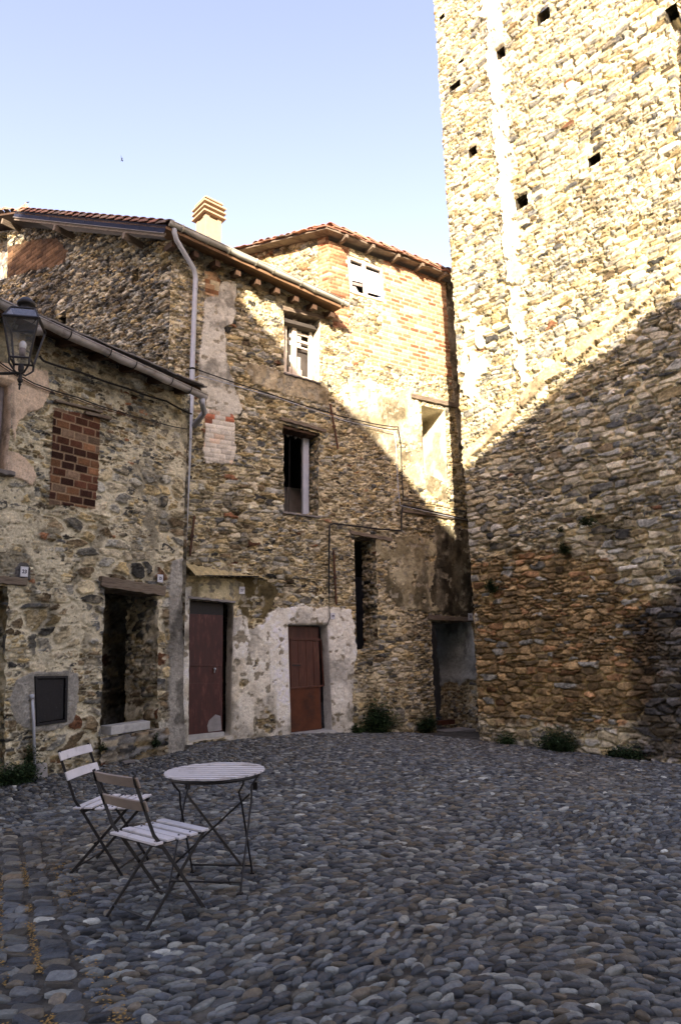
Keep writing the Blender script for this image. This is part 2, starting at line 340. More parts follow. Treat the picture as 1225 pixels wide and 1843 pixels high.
def reveal(name, P, poly, depth, fn, parent, cap=False, amp=1., step=.02, o0=0., taper=None):
    """stone sides of an opening, going back into the wall"""
    n0 = len(poly); pts = []; per = []
    acc = 0.
    for i in range(n0):
        a = np.array(poly[i]); b = np.array(poly[(i + 1) % n0]); L = np.linalg.norm(b - a); m = max(1, int(L / step))
        for j in range(m): pts.append(a + (b - a) * j / m); per.append(acc + L * j / m)
        acc += L
    pts = np.array(pts); per = np.array(per); n = len(pts)
    area = sum(pts[i][0] * pts[(i + 1) % n][1] - pts[(i + 1) % n][0] * pts[i][1] for i in range(n))
    tn = np.roll(pts, -3, 0) - np.roll(pts, 3, 0); nr = np.stack([-tn[:, 1], tn[:, 0]], -1); nr /= np.linalg.norm(nr, axis=1)[:, None] + 1e-9
    if area < 0: nr = -nr
    ker = np.ones(9) / 9; sm_ = np.stack([np.convolve(np.concatenate([pts[-4:, q], pts[:, q], pts[:4, q]]), ker, 'valid') for q in (0, 1)], -1)
    K = max(2, int(depth / step)); rows = []; cols = []
    for k in range(K + 1):
        d = depth * k / K
        # use height along the wall as the vertical coordinate on the sides, so stones stay coursed
        side = np.abs(nr[:, 0]) > np.abs(nr[:, 1]); uu = np.where(side, d + pts[:, 0] * .3, pts[:, 0]); vv = np.where(side, pts[:, 1], d)
        h, c = fn(uu, vv); h = h * amp * min(1, k / 1.5); t = min(1., d / .10); bp_ = pts * (1 - t) + sm_ * t
        q = bp_ + nr * h[:, None] * (.9 if k else 0)
        rows.append(P.pt(q[:, 0], q[:, 1], np.full(n, o0 - d))); cols.append(c)
    V = np.concatenate(rows); C = np.concatenate(cols); i = np.arange(n); j = (i + 1) % n
    f = np.concatenate([np.stack([k * n + i, (k + 1) * n + i, (k + 1) * n + j, k * n + j], -1) for k in range(K)])
    o = obj(name, V, f, M['masonry'], parent, tone(C), smooth=True)
    if cap:
        xs = pts[:, 0]; ys = pts[:, 1]; r = .05 if depth < .5 else .03
        g = np.meshgrid(np.arange(xs.min() - .03, xs.max() + .06, r), np.arange(ys.min() - .03, ys.max() + .06, r)); sh = g[0].shape
        h, c = fn(g[0].ravel() + 3.3, g[1].ravel()); Vc = P.pt(g[0].ravel(), g[1].ravel(), h + o0 - depth + .01)
        I = np.arange(sh[0] * sh[1]).reshape(sh); fc = np.stack([I[:-1, :-1], I[:-1, 1:], I[1:, 1:], I[1:, :-1]], -1).reshape(-1, 4)
        obj('niche_back' if depth > .5 else 'hole_back', Vc, fc, M['masonry'], parent, c, smooth=True)
    return o
# ================================================================== wall recipes
OCH = (.31, .25, .14); GRY = (.245, .245, .225); DGR = (.09, .092, .09); BRN = (.18, .14, .09); LGT = (.44, .40, .31); BLU = (.14, .148, .155); WHT = (.5, .48, .43); RED = (.24, .12, .07); TAN = (.34, .30, .21)
MOR = np.array((.52, .485, .38)); CEM = np.array((.29, .285, .27)); PLW = np.array((.72, .71, .67)); PLY = np.array((.46, .42, .30))
def mortar(u, v, k, base=MOR, amp=.02, lvl=-.01):
    n = fbm(u * 2.2, v * 2.2, k, 3); n2 = fbm(u * 16, v * 16, k + 4, 4); n3 = fbm(u * 55, v * 55, k + 8, 2)
    h = lvl + amp * 2.2 * (n - .5) + .020 * (n2 - .5) + .013 * (n3 - .5) - .022 * ss(.58, .70, fbm(u * 17, v * 22, k + 15, 3)) * min(1., amp / .02)
    c = base * (.62 + .5 * n2 + .5 * (n3 - .2) * .6)[..., None] * (1 + .5 * (fbm(u * 1.1, v * 1.1, k + 12, 3) - .5))[..., None]
    c = c * (1 - .42 * ss(.50, .66, fbm(u * 2.7, v * 1.9, k + 16, 4)))[..., None]
    return h, c
def mix_sm(hs, cs, hm, cm, s=.004):
    t = ss(-s, s, hs - hm); return np.where(hs > hm, hs, hm + .15 * (hs - hm)), lerp(cm, cs, t)
# -- low house: big stones swimming in beige mortar
ZL = dict(
    brick=PL.poly([(97, 733), (180, 752), (178, 840), (171, 916), (88, 908), (92, 820)]),
    pink=PL.poly([(-80, 640), (22, 655), (85, 668), (88, 700), (78, 735), (50, 745), (35, 760), (24, 800), (20, 700), (-80, 690)]),
    pink2=PL.poly([(12, 812), (34, 814), (60, 842), (66, 862), (55, 875), (32, 862), (12, 850)]),
    cem=PL.poly([(30, 1222), (60, 1208), (122, 1206), (140, 1212), (142, 1260), (133, 1300), (100, 1312), (58, 1318), (30, 1300), (18, 1260)]),
    pillar=PL.poly([(309, 1010), (345, 1000), (345, 1380), (300, 1380), (303, 1200), (302, 1060)]),
    plaque=PL.poly([(26, 1042), (27, 1022), (36, 1012), (48, 1013), (54, 1022), (54, 1044)]),
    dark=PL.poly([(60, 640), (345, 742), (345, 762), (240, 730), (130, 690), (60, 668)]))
LPAL = [(2.6, GRY), (2.2, OCH), (.9, BLU), (1.5, BRN), (.7, DGR), (1.6, LGT), (.2, RED), (2, TAN)]
def fL(u, v, full=True):
    h, c, pr, R = stones(u, v, .30, .17, 11, LPAL, depth=.06, jit=1., warp=.55, p=2.6, gap=.10)
    h2, c2, _, _ = stones(u, v, .13, .06, 12, LPAL, depth=.045, warp=.5)
    sm = ss(.47, .55, fbm(u * 1.3 + 4, v * 1.5, 13, 3)); h = lerp(h, h2, sm); c = lerp(c, c2, sm)
    hm, cm = mortar(u, v, 20, base=MOR * .90, lvl=-.012, amp=.034); hm = hm + .012 * ss(.4, .65, fbm(u * .8, v * .8, 33, 2))
    h, c = mix_sm(h, c, hm, cm)
    if not full: return h, c
    for nm, (b, l, k) in dict(pink=((.56, .45, .36), .03, 1), pink2=((.58, .47, .38), .03, 2), cem=(CEM * .9, .012, 3), pillar=(CEM, .035, 4), plaque=((.13, .13, .14), .03, 6)).items():
        hp, cp = mortar(u, v, 40 + k, np.array(b), .006, l); h, c = over(h, c, hp, cp, zone(u, v, ZL[nm], .02, .035 if nm != 'plaque' else .006, k))
    hb, cb, m = bricks(u, v, .215, .118, .010, 60, [(3, (.15, .065, .042)), (2, (.09, .042, .032)), (1.5, (.26, .135, .075)), (1.2, (.20, .14, .10))], .016)
    cb = lerp(np.array((.30, .22, .15)) * np.ones(cb.shape), cb, m)
    h, c = over(h, c, hb * .8 + .014, cb, zone(u, v, ZL['brick'], .01, .012, 5))
    dk = ss(.3, .7, zone(u, v, ZL['dark'], .12, .1, 8)); c = c * (1 - .25 * dk)[..., None]  # shadow of the eave painted into the wall colour
    low = ss(.9, .1, v); c = c * (1 - .25 * low * ss(.35, .6, fbm(u * 3, v * 3, 91, 3)))[..., None]   # patchy darkening towards the ground
    return h, np.clip(c, .004, 1)
# -- tall house + far house front
ZT = dict(
    plast=PT.poly([(399, 506), (424, 506), (424, 562), (418, 584), (404, 590), (407, 630), (412, 665), (424, 705), (437, 737), (431, 745), (412, 746), (390, 738), (371, 734), (356, 690), (360, 617), (368, 540), (385, 530)]),
    wbrick=PT.poly([(370, 734), (421, 746), (424, 818), (417, 836), (372, 834), (364, 813), (370, 767)]),
    rbrick=PT.poly([(368, 488), (388, 490), (396, 505), (392, 535), (370, 530)]),
    white=PT.poly([(500, 1089), (520, 1094), (545, 1088), (570, 1096), (600, 1090), (633, 1098), (640, 1163), (634, 1274), (639, 1400), (490, 1400), (497, 1257), (484, 1205), (483, 1163), (452, 1138), (470, 1118)]),
    white2=PT.poly([(412, 1106), (444, 1112), (449, 1150), (444, 1185), (424, 1190), (412, 1180)]),
    white3=PT.poly([(322, 1060), (345, 1055), (345, 1400), (318, 1400)]),
    peel=PT.poly([(408, 1100), (440, 1130), (480, 1140), (505, 1160), (515, 1400), (405, 1400)]),
    yel=PT.poly([(330, 1035), (420, 1040), (440, 1052), (425, 1090), (330, 1078)]),
    grn=PT.poly([(335, 1028), (470, 1035), (500, 1060), (480, 1110), (440, 1115), (420, 1060), (335, 1052)]),
    belowwin=PT.poly([(440, 650), (510, 672), (574, 692), (592, 700), (590, 730), (560, 722), (500, 706), (455, 690)]),
    smooth=PT.poly([(672, 962), (760, 965), (800, 985), (790, 1100), (725, 1105), (690, 1060), (700, 1010), (672, 990)]),
    stain=PT.poly([(778, 945), (880, 960), (880, 1112), (800, 1108), (770, 1080), (785, 1010)]),
    sunpl=PT.poly([(612, 702), (660, 684), (735, 700), (752, 720), (760, 800), (800, 870), (806, 905), (740, 870), (690, 810), (630, 760)]),
    brick=PT.poly([(686, 460), (830, 500), (830, 680), (780, 676), (740, 668), (690, 640), (688, 600)]),
    brick2=PT.poly([(627, 586), (700, 618), (750, 655), (740, 665), (690, 655), (628, 626)]),
    quoin=PT.poly([(586, 420), (628, 440), (628, 590), (600, 590), (594, 540)]),
    col=PT.poly([(798, 480), (900, 500), (900, 900), (830, 860), (808, 640)]))
TPAL = [(3, OCH), (2.8, GRY), (.5, BLU), (.9, BRN), (.6, DGR), (2.2, LGT), (3.2, TAN), (.12, RED)]
BR1 = [(3, (.36, .20, .13)), (2, (.40, .25, .16)), (2, (.31, .15, .09)), (1, (.44, .32, .22))]
def fT(u, v, full=True):
    h, c, pr, R = stones(u, v, .22, .085, 31, TPAL, depth=.055, warp=.45)
    h2, c2, _, _ = stones(u, v, .12, .045, 32, TPAL, depth=.05, warp=.45)
    sm = ss(.46, .53, fbm(u * 1.1, v * 1.6, 36, 3)); h = lerp(h, h2, sm); c = lerp(c, c2, sm)
    hm, cm = mortar(u, v, 50, base=MOR * np.array((1., .97, .86)), lvl=-.030, amp=.034)
    h, c = mix_sm(h, c, hm, cm)
    if not full: return h, c
    def patch(nm, base, lvl, k, wob=.05, soft=.02, keep=None, amp=.006, worn=1.):
        nonlocal h, c
        hp, cp = mortar(u, v, 60 + k, np.array(base), amp, lvl); m = zone(u, v, ZT[nm], soft, wob, k)
        st = ss(.46, .60, fbm(u * 3.5, v * 2.2, 480 + k, 5)); cp = lerp(cp, cp * np.array((.66, .62, .54)), .8 * worn * ss(.40, .68, fbm(u * 3.5, v * 2.2, 480 + k, 5))); hp = hp + .010 * (fbm(u * 7, v * 7, 490 + k, 3) - .5)
        pk = ss(.60 + .10 * (1 - worn), .64 + .10 * (1 - worn), fbm(u * 8, v * 8, 470 + k, 4)); cp = lerp(cp, np.array((.27, .25, .2)) * (.7 + .6 * fbm(u * 40, v * 40, 471))[..., None], pk); hp = hp - .012 * pk
        if keep is not None: m = m * ss(keep - .05, keep + .02, fbm(u * 4, v * 4, 400 + k, 4))
        h, c = over(h, c, hp, cp, m)
    patch('plast', (.45, .44, .40), .028, 1, .04, worn=.35); patch('belowwin', (.33, .29, .21), .022, 9, .05)
    patch('grn', (.20, .165, .085), .02, 14, .08, keep=.4); patch('peel', (.64, .62, .56), .022, 7, .06, keep=.35, worn=.8)
    patch('yel', (.55, .50, .34), .03, 8, .04); patch('white', PLW, .032, 4, .06, worn=.25); patch('white2', PLW * 1.02, .03, 5, .04); patch('white3', PLW * .95, .03, 6, .03)
    patch('smooth', (.37, .34, .24), .026, 11, .12, keep=.38); patch('stain', (.19, .175, .135), .028, 12, .10)
    st = ss(.45, .7, fbm(u * 6, v * 3, 88, 4)) * ss(.4, .6, zone(u, v, ZT['stain'], .1, .1, 12)); c = c * (1 - .5 * st)[..., None]
    patch('sunpl', (.45, .41, .31), .02, 13, .09, keep=.36); 
    hb, cb, m = bricks(u, v, .27, .105, .016, 66, BR1, .02); cb = lerp(np.array((.40, .34, .25)) * np.ones(cb.shape), cb, m)
    h, c = over(h, c, hb + .02, cb, zone(u, v, ZT['brick'], .02, .05, 21)); h, c = over(h, c, hb + .016, cb, zone(u, v, ZT['brick2'], .02, .04, 22))
    hb, cb, m = bricks(u, v, .26, .09, .018, 67, BR1, .03); h, c = over(h, c, hb + .02, cb, zone(u, v, ZT['quoin'], .02, .04, 23))
    hb, cb, m = bricks(u, v, .22, .095, .014, 68, [(9, (.52, .49, .44)), (.8, (.34, .13, .08)), (1.2, (.46, .37, .3))], .012); h, c = over(h, c, hb + .026, cb, zone(u, v, ZT['wbrick'], .02, .03, 24))
    hb, cb, m = bricks(u, v, .2, .1, .014, 69, [(2, (.22, .115, .06)), (2, (.30, .2, .12)), (1, (.3, .26, .18))], .012); h, c = over(h, c, hb + .024, cb, zone(u, v, ZT['rbrick'], .02, .03, 25))
    patch('col', (.24, .225, .19), .03, 26, .05)
    low = ss(.7, .0, v) * ss(.35, .6, fbm(u * 3, v * 3, 91, 3)); c = lerp(c, np.array((.11, .10, .055)) * np.ones(c.shape), .5 * low)
    return h, np.clip(c, .004, 1)
# -- tower
band = [PW.uv(*q) for q in [(826, 838), (842, 812), (900, 755), (975, 672), (1062, 602), (1128, 560), (1190, 505), (1225, 480), (1225, 494), (1140, 566), (1068, 626), (985, 690), (905, 775), (850, 824), (832, 850)]]
ZW = dict(band=band, strip=PW.poly([(862, -60), (900, -60), (911, 200), (926, 350), (938, 500), (950, 690), (934, 700), (918, 560), (906, 430), (895, 300), (879, 120)]),
    strip2=PW.poly([(828, 560), (862, 570), (880, 690), (850, 720), (832, 700)]),
    och=PW.poly([(840, 1010), (900, 1000), (1000, 985), (1090, 1010), (1180, 1080), (1190, 1200), (1150, 1290), (1080, 1310), (960, 1300), (855, 1290)]),
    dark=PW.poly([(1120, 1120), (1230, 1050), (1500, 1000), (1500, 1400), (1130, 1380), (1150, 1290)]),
    crack=PW.poly([(1198, -120), (1228, -120), (1226, 60), (1228, 170), (1240, 250), (1222, 200), (1212, 110), (1203, 40)]),
    bump=PW.poly([(868, 975), (940, 965), (1010, 960), (1060, 925), (1110, 950), (1060, 1000), (960, 1010), (880, 1010)]))
WPAL = [(3.4, GRY), (3.2, TAN), (.7, BLU), (1.5, OCH), (.25, DGR), (2.8, LGT), (.35, BRN), (.5, WHT), (.04, RED)]
WPAL2 = [(4, (.30, .215, .115)), (2, (.33, .235, .125)), (1.4, (.23, .175, .105)), (1.3, (.32, .19, .10)), (.8, GRY)]
def fW(u, v, full=True):
    h, c, pr, R = stones(u, v, .27, .115, 51, WPAL, depth=.075, lay=.7, warp=.40, p=7)
    h2, c2, pr2, R2 = stones(u, v, .17, .055, 52, WPAL, depth=.06, lay=.8, warp=.42)
    sm = ss(.52, .58, fbm(u * 1.3, v * 2.2, 56, 3)); h = lerp(h, h2, sm); c = lerp(c, c2, sm)
    oc = ss(.3, .7, zone(u, v, ZW['och'], .35, .25, 3)) if full else np.zeros(u.shape)
    r = np.where(sm > .5, R2['r'][0], R['r'][0]); co = pick(WPAL2, r) * (c.mean(-1) / (pick(WPAL, r).mean(-1) + .02))[..., None]
    c = lerp(c, co, ss(.3, .6, oc))
    hm, cm = mortar(u, v, 80, base=MOR * np.array((1., .97, .85)), lvl=-.038, amp=.032); cm = lerp(cm, cm * np.array((.72, .62, .45)), oc)
    h, c = mix_sm(h, c, hm, cm)
    if not full: return h, c
    hp, cp = mortar(u, v, 84, np.array((.64, .60, .48)), .006, .05); h, c = over(h, c, hp, cp, zone(u, v, ZW['strip'], .05, .16, 4) * ss(.24, .36, fbm(u * 9, v * 5, 415, 4)))
    h, c = over(h, c, hp, cp, zone(u, v, ZW['strip2'], .03, .09, 5) * ss(.38, .5, fbm(u * 3, v * 3, 411, 3)))
    hp, cp = mortar(u, v, 86, np.array((.40, .33, .22)), .010, .085); h, c = over(h, c, hp, cp, zone(u, v, ZW['band'], .015, .05, 6) * ss(.22, .32, fbm(u * 5, v * 5, 416, 4)))
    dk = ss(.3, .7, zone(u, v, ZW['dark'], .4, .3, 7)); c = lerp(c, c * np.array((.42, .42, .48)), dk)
    h = h - .16 * ss(.4, .6, zone(u, v, ZW['crack'], .03, .05, 8)); h = h - .07 * ss(.4, .6, zone(u, v, ZW['bump'], .1, .1, 9)) * ss(.4, .55, fbm(u * 3, v * 6, 93, 2))
    h = h + .10 * (fbm(u * .5, v * .5, 95, 2) - .5)
    return h, np.clip(c, .004, 1)
# -- dark slaty gable of the tall house
GPAL = [(3, GRY), (2, DGR), (1.6, BLU), (1.2, BRN), (1.6, OCH), (1.6, LGT)]
zGb = PG.poly([(14, 445), (55, 432), (100, 428), (122, 452), (118, 472), (95, 480), (60, 486), (14, 500)])
def fG(u, v, full=True):
    h, c, pr, R = stones(u, v, .24, .070, 71, GPAL, depth=.06, warp=.38, gap=.05)
    h2, c2, _, _ = stones(u, v, .15, .038, 72, GPAL, depth=.05, warp=.35)
    sm = ss(.45, .52, fbm(u * 1.3, v * 1.6, 76, 3)); h = lerp(h, h2, sm); c = lerp(c, c2, sm)
    hm, cm = mortar(u, v, 77, base=MOR * .36, lvl=-.05, amp=.03); h, c = mix_sm(h, c, hm, cm)
    dk = ss(.42, .62, fbm(u * .9, v * .9, 78, 3)) * ss(-.6, -1.6, u); c = lerp(c, c * np.array((.5, .5, .55)), .8 * dk)
    if full:
        hb, cb, m = bricks(u, v, .27, .12, .014, 79, [(3, (.17, .105, .065)), (1, (.12, .075, .05))], .02); h, c = over(h, c, hb, cb, zone(u, v, zGb, .02, .05, 31))
    return h, np.clip(c, .004, 1)
def fF(u, v, full=True):
    h, c, pr, R = stones(u, v, .24, .09, 101, [(3, TAN), (2, OCH), (2, LGT), (1, GRY), (1, (.33, .18, .1))], depth=.08, warp=.45)
    hm, cm = mortar(u, v, 107, base=MOR, lvl=-.05, amp=.03); h, c = mix_sm(h, c, hm, cm)
    hb, cb, m = bricks(u, v, .26, .09, .018, 67, BR1, .03); h, c = over(h, c, hb + .02, cb, ss(-.34, -.24, u))
    return h, c
def fPl(base, k, lvl=0.):
    def f(u, v, full=False): return mortar(u, v, k, np.array(base), .008, lvl)
    return f
def plast_or_stone(base, k, z0, z1, sf):
    def f(u, v, full=False):
        h, c = sf(u, v, False); hp, cp = mortar(u, v, k, np.array(base), .008, .03)
        return over(h, c, hp, cp, ss(z0, z1, v + .5 * (fbm(u * 3, v * 3, k + 3, 3) - .5)))
    return f
fWr = lambda u, v: fW(u, v, False)
fLr = lambda u, v: fL(u, v, False)
fTr = lambda u, v: fT(u, v, False)
# ================================================================== THE SETTING: ground
def build_ground():
    xs = np.concatenate([np.linspace(-120, -14, 12), np.arange(-13, 13.1, .15), np.linspace(14, 120, 12)]); ys = np.concatenate([np.linspace(-120, -13, 12), np.arange(-12, 18.1, .15), np.linspace(19, 160, 14)])
    X, Y = np.meshgrid(xs, ys); Z = gz(np.clip(X, -13, 13), np.clip(Y, -12, 18)) - .003 + .020 * (fbm(X * 3, Y * 3, 5, 3) - .5)
    I = np.arange(X.size).reshape(X.shape); f = np.stack([I[:-1, :-1], I[:-1, 1:], I[1:, 1:], I[1:, :-1]], -1).reshape(-1, 4)
    tag(obj('ground', np.stack([X, Y, Z], -1), f, M['soil'], smooth=True), kind='structure')
build_ground()
# drain lines (pairs of image points on the ground) and pebbles
gl = [np.array([gnd(*q)[:2] for q in l]) for l in ([(36, 1500), (48, 1590), (58, 1690), (86, 1825), (100, 1900)], [(72, 1500), (92, 1590), (122, 1690), (165, 1843), (180, 1920)], [(0, 1500), (0, 1590), (0, 1690), (8, 1790), (16, 1900)])]
def gline(l, y):
    P = gl[l]; return np.interp(y, P[::-1, 1], P[::-1, 0])
PEB = [(4, (.095, .10, .115)), (4, (.135, .135, .14)), (3, (.055, .058, .068)), (2.6, (.18, .18, .175)), (2, (.115, .098, .078)), (1, (.15, .12, .09)), (.6, (.23, .225, .21)), (.10, (.32, .31, .29))]
def build_pebbles():
    rng = np.random.RandomState(3); xs = []; 
    sx, sy = .076, .042
    ny = int((16.2 - 1.2) / sy); J, Ii = np.meshgrid(np.arange(ny), np.arange(int(15.5 / sx)), indexing='ij')
    y = 1.2 + (J + .5 + (rng.rand(*J.shape) - .5) * .8) * sy; x = -7.5 + (Ii + .5 + rng.rand(ny, 1) + (rng.rand(*J.shape) - .5) * .75) * sx
    x = x.ravel(); y = y.ravel()
    # a few looser gaps, and rows that drift
    x += .12 * (fbm(x * .8, y * .8, 700, 2) - .5); y += .10 * (fbm(x * .9, y * .9, 705, 2) - .5)
    d = lambda P, o: (np.stack([x, y], -1) - P.O[:2]) @ P.n[:2] > o
    inside = d(PL, .03) & (d(PT, .03)) & d(PW, .03) & (np.abs(x) < .60 * y + 1.3)
    inside |= (~d(PL, .03)) & d(PT, .03) & (x > -2.55) & d(PW, .03)
    c1, c0 = gline(1, np.clip(y, 2.7, 6)), gline(2, np.clip(y, 2.7, 6)); chan = (x < c1 + .02) & (x > c0 - .5) & (y < 6.2)
    inside &= ~chan & (rng.rand(len(x)) > .035); x, y = x[inside], y[inside]; n = len(x)
    a = sx * (.40 + .52 * rng.rand(n) ** 1.3); b = sy * (.36 + .30 * rng.rand(n)); big = rng.rand(n) > .93; a[big] *= 1.25; b[big] *= 1.25
    th = rng.randn(n) * .32 + (fbm(x * .5, y * .5, 710, 2) - .5) * 1.6; hh = .012 + .020 * rng.rand(n); kind = np.zeros(n)
    # channel stones: flat slabs set across the drain
    X = []; 
    for k, (l0, l1) in enumerate([(2, 0), (0, 1)]):
        yy = 1.3
        while yy < 6.2:
            st = .045 + .045 * rng.rand(); u0 = gline(l0, max(yy, 2.2)) + .02; u1 = gline(l1, max(yy, 2.2)) - .02; w = (u1 - u0) / 2
            if rng.rand() > .72: X.append((u0 + w * .5, yy, w * .5, st * .52)); X.append((u0 + w * 1.5, yy + .01, w * .48, st * .52))
            else: X.append((u0 + w, yy, w * (.9 + .12 * rng.rand()), st * .55))
            yy += st
    for k in range(500):
        yy = 1.3 + 4.9 * rng.rand(); X.append((gline(2, max(yy, 2.2)) - .02 - rng.rand() * .5, yy, .055 + .03 * rng.rand(), .025 + .012 * rng.rand()))
    X = np.array(X); m = len(X)
    x = np.concatenate([x, X[:, 0]]); y = np.concatenate([y, X[:, 1]]); a = np.concatenate([a, X[:, 2]]); b = np.concatenate([b, X[:, 3]])
    th = np.concatenate([th, rng.randn(m) * .06 - .1]); hh = np.concatenate([hh, .012 + .014 * rng.rand(m)]); n = len(x); flat = np.concatenate([np.zeros(n - m), np.ones(m)])
    r0 = rng.rand(n); col = pick(PEB, r0) * (.5 + .75 * rng.rand(n))[:, None]
    warm = ss(.5, .68, fbm(x * .35 + 5, y * .35, 720, 2)); col = lerp(col, col * np.array((1.15, 1., .82)), warm * .7) * np.array((.97, 1.03, .97)); l_ = col.mean(-1, keepdims=True); col = col * (l_ / .12) ** .25
    V = []; Fc = []; C = []; base = 0
    for lod, sel in ((0, y < 4.2), (1, (y >= 4.2) & (y < 8)), (2, y >= 8)):
        K, Rn = ((16, 6), (12, 4), (8, 3))[lod]; idx = np.where(sel)[0]; q = len(idx)
        if not q: continue
        ph = np.linspace(0, math.pi / 2, Rn + 1)[1:]; rr = np.sin(ph); zz = np.cos(ph); t = np.arange(K) * 2 * math.pi / K
        A, B, T, Hh = a[idx], b[idx], th[idx], hh[idx]
        e = .72 + .58 * rng.rand(q); fl = flat[idx]; e = np.where(fl > 0, .55, e)
        ct = np.sign(np.cos(t)) * np.abs(np.cos(t))[None] ** e[:, None]; st_ = np.sign(np.sin(t)) * np.abs(np.sin(t))[None] ** e[:, None]
        lump = 1 + .16 * np.sin(t[None] * 1 + rng.rand(q, 1) * 6.3) * rng.rand(q, 1) + .15 * np.sin(t[None] * 2 + rng.rand(q, 1) * 6.3) * rng.rand(q, 1) + .14 * np.sin(t[None] * 3 + rng.rand(q, 1) * 6.3) * rng.rand(q, 1) + (.05 * (rng.rand(q, K) - .5))
        px = A[:, None] * ct * lump; py = B[:, None] * st_ * lump
        pw = (.45 + .35 * rng.rand(q))[:, None]; pw = np.where(fl[:, None] > 0, .35, pw)
        gxx = px[:, None, :] * rr[None, :, None]; gyy = py[:, None, :] * rr[None, :, None]
        tx, ty = (rng.randn(q) * .12)[:, None, None], (rng.randn(q) * .15)[:, None, None]
        gzz = Hh[:, None, None] * (zz[None, :] ** pw)[:, :, None] + gxx * tx + gyy * ty; gzz[:, -1, :] = -.03
        gzz[:, :-1, :] += (rng.rand(q, Rn - 1, K) - .5) * .003
        top = np.stack([np.zeros(q), np.zeros(q), Hh * 1.01], -1)[:, None, :]
        P = np.concatenate([top, np.stack([gxx, gyy, gzz], -1).reshape(q, -1, 3)], 1)
        cx, sxn = np.cos(T)[:, None], np.sin(T)[:, None]; wx = P[..., 0] * cx - P[..., 1] * sxn + x[idx][:, None]; wy = P[..., 0] * sxn + P[..., 1] * cx + y[idx][:, None]
        wz = P[..., 2] + gz(x[idx], y[idx])[:, None] - .006
        V.append(np.stack([wx, wy, wz], -1).reshape(-1, 3)); nv = 1 + Rn * K
        f = []
        k = np.arange(K); k2 = (k + 1) % K
        tri = np.stack([0 * k, 1 + k, 1 + k2, 1 + k2], -1)
        f = [np.stack([0 * k, 1 + k, 1 + k2], -1)]; qf = np.concatenate([np.stack([1 + r * K + k, 1 + (r + 1) * K + k, 1 + (r + 1) * K + k2, 1 + r * K + k2], -1) for r in range(Rn - 1)])
        qt = np.concatenate([qf[:, [0, 1, 2]], qf[:, [0, 2, 3]], f[0]]); off = (base + np.arange(q) * nv)
        Fc.append((qt[None] + off[:, None, None]).reshape(-1, 3)); base += q * nv
        vc = col[idx][:, None, :] * (1 + .5 * (rng.rand(q, nv, 1) - .5) * .5); C.append(vc.reshape(-1, 3))
    tag(obj('cobblestone_paving', np.concatenate(V), np.concatenate(Fc), M['pebble'], None, np.clip(np.concatenate(C), .01, 1), smooth=True), kind='structure')
    print('pebbles', n)
build_pebbles()
# ================================================================== TOWER
tw = thing('stone_tower', PW.pt(0, 0), 'tall square rubble stone tower at the right, sunlit above a diagonal shadow edge', 'tower')
poly = ragged([(PW.uv(862, 1335)[0], -.8), (6.5, -.8), (6.5, 18.5), (PW.uv(773, -60)[0], 18.5), PW.uv(780, 0), PW.uv(796, 240), PW.uv(812, 480), PW.uv(822, 640), PW.uv(833, 830), PW.uv(850, 1060), PW.uv(862, 1330)], .035, .05, 3)
holes = []
def sq(P, px, py, w, h, k=0, tri=False):
    u, v = P.uv(px, py); q = [(u - w / 2, v - h / 2), (u + w / 2, v - h / 2), (u + w / 2, v + h / 2), (u - w / 2, v + h / 2)]
    if tri: q = [(u + w * .1, v - h / 2), (u + w / 2, v - h * .1), (u + w / 2, v + h / 2), (u - w / 2, v + h * .1)]
    return ragged(q, .022, .05, k)
for i, (a, b, w, h) in enumerate([(977, 30, .20, .22), (901, 97, .16, .22), (818, 155, .24, .14), (795, 31, .13, .10), (829, 110, .12, .07), (850, 273, .15, .18), (1068, 288, .18, .15), (938, 364, .20, .2), (1208, 24, .16, .24), (1180, 640, .0, 0)]):
    if w: holes.append(sq(PW, a, b, w * 1.3, h * 1.25, i))
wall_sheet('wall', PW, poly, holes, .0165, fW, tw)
fHole = lambda u, v: (lambda q: (q[0] * .3, q[1] * .22))(fW(u, v, False))   # stone colour cut down to paint the shade inside the scaffold holes
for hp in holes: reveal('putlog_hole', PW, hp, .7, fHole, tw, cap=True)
def shell(name, pts, z0, z1, m, parent):
    """back and side walls standing on a plan outline (open polyline)"""
    b = MB()
    for (x0, y0), (x1, y1) in zip(pts[:-1], pts[1:]):
        a = np.array([x0, y0, z0]); d = np.array([x1 - x0, y1 - y0, 0.]); n = np.array([d[1], -d[0], 0]) / np.linalg.norm(d) * .3
        b.box(a, d, n, (0, 0, z1 - z0))
    return b.build(name, m, parent)
def pp(P, u, o=0.): q = P.pt(u, 0., o); return (float(q[0]), float(q[1]))
uw0 = PW.uv(866, 1335)[0] + .02
# tower flank facing the alley, as rubble too
flank = Plane(np.array(pp(PW, uw0, -6.5)), PW.n[:2]); 
def fWf(u, v, full=True): return fW(u, v, False)
PWs = Plane(pp(PW, uw0 - .01, -6.5), PW.n[:2])
wall_sheet('flank_wall', PWs, [(0, -.8), (6.5, -.8), (6.5, 18.5), (0, 18.5)], [], .04, fWf, tw)
shell('back_wall', [pp(PW, uw0 + .3, -6.5), pp(PW, 6.5, -6.5), pp(PW, 6.5, -.02)], -.8, 18.5, M['house'], tw)
